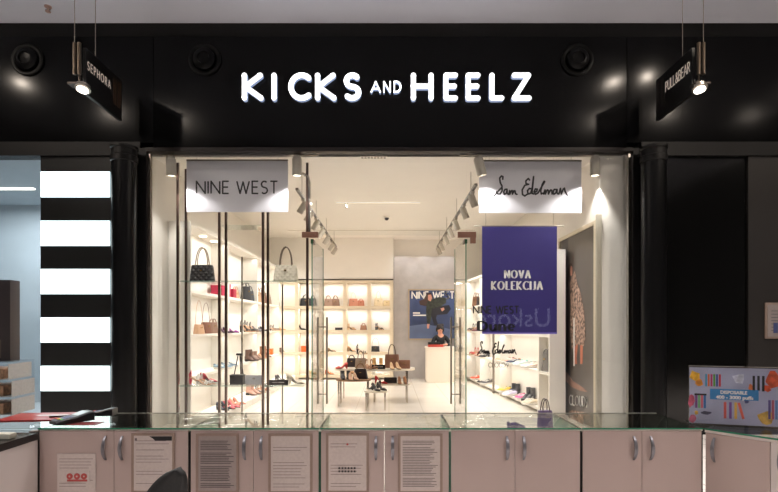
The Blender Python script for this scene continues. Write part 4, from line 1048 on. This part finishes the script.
strokes_mesh(mb, [[(-p[0], p[1]) for p in q] for q in ln], .022, .002)
mb.xf(Matrix.Translation((-O - .002, 0, 0)) @ Matrix.Rotation(-PI / 2, 4, 'Z')).build('lettering', m_lwhite, cp)
struct(MB().box(2.955, 3.03, Yn - .1, Yn - .062, 0, 3.1, .004).build('trim_12', M('grey_beige_edge', (170, 162, 146), .4)))

# ================================================================== KIOSK
KY, KB, KT = 2.90, 3.40, .945
cutx = [-1.961, -1.115, -.387, .341, 1.075, 1.754]
kn = ['cabinet at the left corner below the card terminals', 'cabinet second from the left corner', 'middle cabinet below the open shop doors', 'cabinet right of the middle one', 'cabinet next to the angled corner unit']
m_hnd = M('bow_handle_steel', (128, 126, 132), .35, .7)
def bow_handle(parent, x, z0, z1, y=0):
    pts = [(x, y, z1)] + [(x, y - .032 * math.sin(PI * k / 10) ** .7, z1 + (z0 - z1) * k / 10) for k in range(1, 10)] + [(x, y, z0)]
    rings = []
    for k, p in enumerate(pts):
        hw = .005 + .0045 * math.sin(PI * k / 10); rings.append([(p[0] - hw, p[1] - .003, p[2]), (p[0] + hw, p[1] - .003, p[2]), (p[0] + hw, p[1] + .003, p[2]), (p[0] - hw, p[1] + .003, p[2])])
    return MB().loft(rings).build('handle', m_hnd, parent, True)
for i in range(5):
    x0, x1 = cutx[i] + .0015, cutx[i + 1] - .0015
    t = thing('display_counter', 'greige glass-topped ' + kn[i], 'counter', (x0, KY, 0), group='kiosk display counters'); W = x1 - x0
    MB().box(0, W, .02, .495, .0, .08).build('plinth', m_mdf, t)
    MB().box(.002, W - .002, .022, .475, .081, .10).build('base_board', m_mdf, t)
    MB().box(0, W, .0, .022, .930, .937, .001).build('top_rail', M('rail_white', (214, 204, 200), .35), t)
    MB().box(0, W, -.004, .50, .938, .945, .001).build('glass_top', m_glasst, t)
    MB().box(0, W, -.007, -.0045, .937, .946).build('glass_front_edge', m_green, t)
    MB().box(0, W, .501, .503, .938, .945).build('glass_back_edge', M('pale_back_edge', (176, 178, 168), .5), t)
    MB().box(.006, W - .006, .49, .496, .081, .937).build('glass_back', m_glasst, t)
    for xx in (0, W - .006): MB().box(xx, xx + .006, .023, .489, .101, .937).build('glass_side', GLASS('partition_glass', (.8, .86, .83), .12), t)
    for xx in (0, W - .005): MB().box(xx, xx + .005, .023, .489, .937, .9378).build('glass_side_edge', M('dark_glass_edge', (16, 24, 22), .9, spec=0), t)
    for bi, xx in ((i, 0), (i + 1, W - .0035)): MB().box(xx, xx + .0035, -.001, .0215, .08, .921).build('glass_side_front_edge', M('seam_green', (10, 74, 54), .5, spec=.2) if bi in (2, 3) else m_blackm, t)
    MB().box(.01, W - .01, .06, .48, .48, .486).build('glass_shelf', m_gshelf, t)
    mids = [114, 253.5, 384.3, 515, 642]
    xm = wx(mids[i], KY) - x0
    for k, (a, b) in enumerate(((.006, xm - .0015), (xm + .0015, W - .006))):
        d = MB().box(a, b, .0, .018, .085, .928, .0015).build('door', m_mdf, t)
        hx = {0: b - .045, 1: a + .045}[k]
        bow_handle(d, hx, .765, .900, .0)
# notices on the cabinet doors
m_paper = M('notice_sheet', (186, 172, 166), .7); m_sleeve = M('beige_sleeve_frame', (138, 116, 104), .45); m_print = M('grey_print', (104, 92, 92), .7)
def notice(label, xa, xb, ya, yb, style, framed=True):
    Y = KY - .003
    t = thing('door_notice', label, 'notice', (wx((xa + xb) / 2, Y), Y, 0), group='paper notices on the kiosk doors')
    hw = (wx(xb, Y) - wx(xa, Y)) / 2; zt = wz(ya, Y); zb = zt - .335 if framed else zt - .30
    mb = MB()
    f = .014 if framed else .006
    if framed:
        mb.box(-hw, hw, -.004, 0, zt - f, zt); mb.box(-hw, hw, -.004, 0, zb, zb + f); mb.box(-hw, -hw + f, -.004, 0, zb + f, zt - f); mb.box(hw - f, hw, -.004, 0, zb + f, zt - f)
        mb.build('sleeve_frame', m_sleeve, t)
    MB().box(-hw + f, hw - f, -.0025, -.0005, zb + f, zt - f).build('sheet', m_paper if style != 'grey' else M('grey_sheet', (146, 132, 128), .7), t)
    mb = MB(); z = zt - f - .03; a, b = -hw + f + .012, hw - f - .012
    rr = random.Random(xa)
    while z > zb + .03:
        k = {'dense': .009, 'grey': .0095}.get(style, .017)
        if style == 'form' and zt - .16 < z < zt - .10 or rr.random() < (.12 if style in ('dense', 'grey') else .3): z -= k; continue
        mb.box(a, b - rr.random() * .05, -.0032, -.0026, z, z + (.0035 if style in ('dense', 'grey') else .0022)); z -= k
    mb.build('printed_lines', m_print if style != 'grey' else M('dark_print', (70, 62, 64), .7), t)
    return t, hw, zt, zb
t, hw, zt, zb = notice('notice with three red round symbols on the leftmost cabinet door', 56.5, 97, 452.5, 492, 'red', False)
zc = wz(477, KY); mb = MB()
MB().box(-.095, .075, -.0045, -.0028, zc - .022, zc + .035).build('clear_patch', m_paper, t)
for px in (70.5, 77.8, 84.8): mb.lathe([(0, -.006), (.017, -.006), (.017, -.0046), (0, -.0046)], 20, (wx(px, KY) - t.location.x, 0, zc + .006), 'Y')
mb.box(wx(68, KY) - t.location.x, wx(88, KY) - t.location.x, -.006, -.0046, zc - .022, zc - .012); mb.build('red_symbols', M('notice_red', (170, 70, 66), .6), t)
mb = MB()
for px in (70.5, 77.8, 84.8): mb.lathe([(0, -.007), (.005, -.007), (.005, -.0061), (0, -.0061)], 6, (wx(px, KY) - t.location.x, 0, zc + .006), 'Y')
mb.build('symbol_marks', m_paper, t)
t, hw, zt, zb = notice('white letter with black header corner behind the chair', 131.5, 175, 433, 492, 'plain')
mb = MB(); mb.prism([(-.02, zt - .018), (hw - .016, zt - .018), (hw - .016, zt - .042), (.012, zt - .042), (0, zt - .03)], -.0045, -.0033); mb.build('black_header', m_ink, t)
MB().box(-hw + .02, -hw + .032, -.0045, -.0033, zt - .042, zt - .028).build('emblem', m_print, t)
notice('dense grey printed notice on third door from the left', 196, 239, 433.5, 492, 'grey')
notice('pale sleeve notice on fourth door from the left', 268.5, 312.5, 433.5, 492, 'form')
t, hw, zt, zb = notice('certificate notice with small red emblem on fifth door', 326, 369, 433, 492, 'form')
MB().lathe([(0, -.006), (.006, -.006), (.006, -.004), (0, -.004)], 10, (0, 0, zt - .062), 'Y').build('red_emblem', M('notice_red', (170, 70, 66), .6), t)
mb = MB()
for zz in (zt - .20, zt - .218):
    for k in range(6): mb.box(-.05 + .017 * k, -.04 + .017 * k, -.006, -.004, zz, zz + .010)
mb.build('bold_print', M('dark_print', (70, 62, 64), .7), t)
notice('full page printed notice on sixth door from the left', 398, 442.5, 433.5, 492, 'dense')

# left wing
lw = thing('side_counter', 'white counter with black worktop running off to the left', 'counter', (-1.95, 0, 0))
MB().box(-.62, -.0, 1.55, KY - .02, .0, .885, .002).build('body', m_wlam, lw)
MB().box(-.64, .010, 1.52, KY - .022, .886, .925, .003).build('worktop', M('black_gloss_worktop', (18, 17, 18), .12), lw)
MB().box(-.05, -.012, KY - .018, KY + .02, .0, .93).build('corner_post', m_alu, lw)
MB().box(.001, .006, 1.6, KY - .25, .3, .303).build('panel_joint', m_alu, lw)
MB().box(-.62, -.055, KY, KB + .0, .0, .62, .002).build('rear_body', m_wlam, lw)
MB().box(-1.1, -.02, KY + .0, KB, .938, .945, .001).build('glass_top', m_glasst, lw)
MB().box(-1.1, -.02, KB + .001, KB + .003, .938, .945).build('glass_edge', m_gedge, lw)
MB().box(-.62, -.06, KY + .02, KY + .026, .621, .937).build('glass_panel', m_glasst, lw)
# right angled wing
ang = math.atan2(-.795, .605)
rw = thing('angled_counter', 'angled corner counter under the acrylic price sign', 'counter', (1.762, KY - .004, 0), ang)
LW = 1.1
MB().box(0, LW, .02, .49, .0, .08).build('plinth', m_mdf, rw)
MB().box(0, LW, .0, .022, .922, .937).build('top_rail', M('rail_white', (214, 204, 200), .35), rw)
MB().prism([(0, .938), (LW, .938), (LW, .945), (0, .945)], -.004, .49).build('glass_top', m_glasst, rw)
MB().box(0, LW, -.008, -.0045, .937, .946).build('glass_front_edge', m_green, rw)
for k, (a, b) in enumerate(((.004, .305), (.309, LW - .01))):
    d = MB().box(a, b, .0, .018, .085, .920, .0015).build('door', m_mdf if k == 0 else m_wlam, rw)  # farther door is paler: glare put into its colour
    bow_handle(d, a + .045, .765, .900)
MB().box(0, LW, .484, .49, .081, .937).build('glass_back', m_glasst, rw)

# acrylic sign on the right
sx0, sx1 = 1.70, 2.45
ap = thing('acrylic_sign', 'acrylic stand with colourful vape poster reading DISPOSABLE 400 - 3000 puffs', 'sign', (1.745, 3.02, .9455), math.radians(-17))
AW, AH = .66, .335
MB().box(0, AW, 0, .003, .0, AH).build('front_sheet', m_acryl, ap)
MB().box(0, AW, .008, .011, .0, AH).build('back_sheet', m_acryl, ap)
MB().box(0, AW, .003, .12, .0, .003).build('foot', m_acryl, ap)
MB().box(0, AW, -.0005, .0115, AH + .0005, AH + .003).build('top_edge', M('acrylic_edge', (150, 145, 140), .2), ap)
MB().box(.004, AW - .004, .004, .0065, .006, AH - .006).build('poster_sheet', M('vape_poster_ground', (168, 172, 200), .5, bscale=5, vary=.14), ap)
SX = .52   # poster content width as seen until the frame edge
def apb(name, u0, u1, v0, v1, m, off=.0035, tilt=0):
    c = ((u0 + u1) / 2 * AW, off, (v0 + v1) / 2 * AH)
    return MB().obox(c, (u1 - u0) * AW, .0006, (v1 - v0) * AH, Matrix.Rotation(tilt, 3, 'Y')).build(name, m, ap)
for k, (u, col) in enumerate(((.135, (70, 150, 190)), (.155, (220, 110, 60)), (.178, (180, 50, 110)), (.2, (90, 160, 60)), (.222, (60, 90, 160)), (.245, (190, 50, 60)))):
    apb('vape_stick', u * .95, (u + .016) * .95, .66, .87, M('vape_%d_%d_%d' % col, col, .5), tilt=0)
for k, (u, col) in enumerate(((.05, (130, 70, 140)), (.072, (110, 180, 120)), (.094, (200, 100, 120)), (.116, (50, 110, 170)))):
    apb('vape_stick', u, u + .018, .28, .50, M('vape_%d_%d_%d' % col, col, .5))
apb('dark_band', .045, .138, .50, .53, m_ink)
for k, (u, col, tl) in enumerate(((.27, (214, 90, 80), 0), (.31, (120, 70, 150), 0), (.35, (230, 180, 80), 0), (.39, (220, 100, 80), .25))):
    apb('vape_stick', u, u + .02, .12, .40, M('vape_%d_%d_%d' % col, col, .5), tilt=-tl)
for k, u in enumerate((.485, .52, .555)):
    apb('black_vape', u, u + .018, .60 + .01 * (k == 1), .86, m_ink, tilt=0)
for k, (u, col) in enumerate(((.60, (90, 80, 140)), (.625, (180, 90, 110)), (.65, (90, 130, 190)), (.675, (210, 110, 80)))): apb('vape_stick', u, u + .018, .14, .46, M('vape_%d_%d_%d' % col, col, .5))
apb('title_band', .165, .53, .44, .62, M('vape_title_blue', (50, 130, 190), .5))
def blob(name, u, v, ru, rv, col, n=9):
    rr = random.Random(u * 99); mb = MB()
    pts = [((u + ru * math.cos(2 * PI * k / n) * rr.uniform(.6, 1.1)) * AW, (v + rv * math.sin(2 * PI * k / n) * rr.uniform(.6, 1.1)) * AH) for k in range(n)]
    mb.prism(pts, .0030, .0035).xf(Matrix.Translation((0, .0005, 0))).build(name, M('fruit_%d_%d_%d' % col, col, .5, bscale=30, vary=.3), ap)
blob('yellow_fruit', .045, .84, .05, .10, (222, 170, 40)); blob('orange_fruit', .085, .72, .035, .07, (216, 140, 40))
blob('red_fruit', .02, .40, .03, .14, (196, 80, 110)); blob('red_fruit', .03, .10, .03, .09, (190, 90, 120)); blob('yellow_fruit', .06, .2, .02, .05, (220, 170, 50))
blob('orange_fruit', .64, .80, .06, .16, (196, 84, 50)); blob('orange_fruit', .47, .66, .02, .06, (200, 110, 60)); blob('yellow_fruit', .58, .16, .07, .14, (210, 170, 80)); blob('red_fruit', .59, .66, .04, .07, (190, 80, 50))
blob('white_haze', .38, .80, .05, .12, (200, 204, 220)); blob('small_berries', .14, .2, .05, .04, (60, 60, 90)); blob('small_berries', .44, .42, .02, .04, (60, 70, 110))
def ftext(txt, size, u, v, wd, bold=.0):
    font_obj('lettering', txt, size, m_lwhite, Matrix.Translation((u * AW, .0028, v * AH)) @ FACE, ap, bold, width=wd * AW)
ftext('DISPOSABLE', .026, .345, .54, .20, .0008)
ftext('400 - 3000 puffs', .026, .35, .455, .28, .0008)

# ------------------------------------------------ things on the left of the counter
CT = .9455
fo = thing('red_folder', 'red folder with a white label lying on the glass counter', 'folder', (-2.16, 3.20, CT), math.radians(6))
MB().box(-.18, .26, -.13, .14, 0, .012, .003).build('cover', M('folder_red', (140, 44, 42), .35), fo)
MB().box(-.02, .16, .0, .05, .0125, .0135).build('label_sheet', M('label_grey', (190, 186, 186), .5), fo)
def terminal(label, x, y, rz, sc_):
    t = thing('card_terminal', label, 'card terminal', (x, y, CT), math.radians(rz), group='card terminals')
    mb = MB()
    secs = []
    for u, w_, h_ in ((-.09, .036, .018), (-.07, .042, .026), (0, .042, .034), (.06, .045, .05), (.085, .04, .05)):
        secs.append([(-w_, u, .004), (w_, u, .004), (w_, u, h_ - .006), (w_ - .006, u, h_), (-w_ + .006, u, h_), (-w_, u, h_ - .006)])
    mb.loft(secs); mb.build('housing', M('terminal_black', (30, 30, 34), .35), t)
    rx = Matrix.Rotation(math.atan2(.016, .06), 3, 'X')
    MB().obox((0, .035, .0435), .062, .055, .002, rx).build('screen', M('terminal_screen', (150, 165, 165), .3), t)
    mb = MB()
    for r in range(3):
        for c in range(3): mb.obox((-.02 + .02 * c, -.015 - .015 * r, .0315 - .0018 * r), .014, .010, .003, Matrix.Rotation(.12, 3, 'X'))
    mb.build('keypad', M('terminal_keys', (90, 100, 140), .5), t)
    for c, col in enumerate(((200, 60, 50), (220, 180, 60), (70, 160, 80))):
        MB().obox((-.025 + .025 * c, -.062, .0285), .018, .012, .003, Matrix.Rotation(.12, 3, 'X')).build('key', M('key_%d' % c, col, .5), t)
    t.scale = (sc_, sc_, sc_ * (.95 if sc_ > 1 else 1.0))
    return t
terminal('card terminal with coloured keys nearest the glass edge', -1.865, 3.06, -34, 1.2)
terminal('flat card terminal lying behind the one with coloured keys', -1.82, 3.29, -86, .95)
mb = MB(); pts = [(-2.06 + .0011 * k, 3.15 + .002 * math.cos(k * .9) + .0004 * k, CT + .013 + .008 * math.sin(k * .9)) for k in range(120)]
tag(mb.tube(pts, .004, 5).build('coiled_cable', m_ink, None, True), 'black coiled cable beside the card terminal', 'cable')
tag(MB().box(-.12, .12, -.05, .05, 0, .002).build('red_leaflet', M('leaflet_red', (100, 26, 28), .4), None, loc=(-1.80, 3.02, CT)), 'dark red leaflet under the nearer card terminal', 'leaflet')
tag(MB().box(-.05, .05, -.03, .03, 0, .03, .012).build('white_pod', M('pod_white', (190, 186, 172), .4), None, True, loc=(-2.02, 2.72, .925)), 'white rounded gadget on the black worktop edge', 'gadget')
# acrylic drawers and poster box
ad = thing('drawer_tower', 'clear acrylic drawer tower filled with tan packets', 'drawer unit', (-2.62, 3.42, CT), math.radians(4))
m_pk = M('tan_packets', (176, 140, 112), .6, bscale=40, vary=.35)
ah = [0, .115, .225]
MB().box(-.40, .20, .12, .123, 0, .34).build('back_sheet', m_acryl, ad)
for k, z in enumerate(ah):
    w_ = .20 - .02 * (k == 2)
    MB().box(-.4, w_, -.12, .119, z, z + .004).build('tray', M('acrylic_tray', (170, 168, 162), .2), ad)
    MB().box(-.4, w_, -.123, -.1205, z, z + .1).build('drawer_front', m_acryl, ad)
    MB().box(w_, w_ + .003, -.12, .119, z, z + .1).build('tray_side', M('acrylic_side', (160, 164, 164), .15), ad)
    for q in range(4): MB().box(-.38 + .135 * q, -.26 + .135 * q, -.11, .10, z + .005, z + .07, .003).build('packet', m_pk, ad)
MB().box(-.4, .18, -.12, .12, .335, .339).build('top_sheet', m_acryl, ad)
pb = thing('display_box', 'dark upright poster box lettered TOY on the acrylic drawers', 'display box', (-2.72, 3.42, CT + .3395), math.radians(4))
pb['label'] = 'dark upright cardboard display box on the acrylic drawers'
MB().box(-.3, .245, -.05, .05, 0, .53, .004).build('carton', M('carton_dark', (46, 40, 42), .5), pb)
MB().box(-.3, -.0, -.052, -.0505, .16, .46).build('brown_print', M('carton_brown', (104, 68, 40), .5), pb)
MB().box(-.3, .19, -.053, -.0525, .02, .14).build('tag_print', M('carton_tag', (86, 76, 68), .5), pb)
font_obj('lettering', 'ZEBOT', .062, m_lwhite, Matrix.Translation((.075, -.054, .06)) @ FACE, pb, .001, width=.2)
mb = MB(); mb.prism([(-.02, .115), (.02, .115), (.035, .14), (-.005, .14)], -.055, -.0535); mb.build('orange_mark', M('carton_orange', (190, 90, 50), .5), pb)

# chair
ch = thing('office_chair', 'black chair back showing in front of the cabinets', 'chair', (-1.0, 2.28, 0), math.radians(0))
m_ch = M('black_chair_fabric', (12, 12, 13), .6, bump=.2)
mb = MB(); rings = []
for k in range(25):
    u = k / 24; z = .46 + .435 * u
    hw = (.11 + .1 * max(0, .7 - u)) * (1 if u < .4 else 1) if u < .4 else (.11 + .1 * max(0, .7 - u)) * math.sqrt(max(.004, 1 - ((u - .4) / .6) ** 2.2))
    cx = .10 * u ** 2.5 - .02
    ring = []
    for a in range(16):
        an = 2 * PI * a / 16; xx = math.cos(an) * hw; ring.append((cx + xx, .0 + .03 * math.sin(an) + .6 * xx * xx - .02 * u, z))
    rings.append(ring)
mb.loft(rings).build('backrest', m_ch, ch, True)
MB().loft([[(.22 * math.copysign(abs(math.cos(a * PI / 12)) ** .6, math.cos(a * PI / 12)), -.22 + .21 * math.copysign(abs(math.sin(a * PI / 12)) ** .6, math.sin(a * PI / 12)), z) for a in range(24)] for z in (.41, .43, .47)]).build('seat', m_ch, ch, True)
MB().tube([(0, .02, .44), (0, .06, .5), (0, .05, .62)], .018, 8).build('back_bracket', m_blackm, ch, True)
MB().tube([(0, -.2, .08), (0, -.2, .41)], .025, 12).build('stem', m_steel, ch, True)
for k in range(5):
    a = 2 * PI * k / 5 + .3
    l = MB().tube([(0, -.2, .09), (.26 * math.cos(a), -.2 + .26 * math.sin(a), .065)], .018, 8, .012).build('leg', m_blackm, ch, True)
    MB().lathe([(0, -.012), (.028, -.012), (.028, .012), (0, .012)], 14, (.26 * math.cos(a), -.2 + .26 * math.sin(a), .028), 'Y').build('caster', m_ink, l, True)
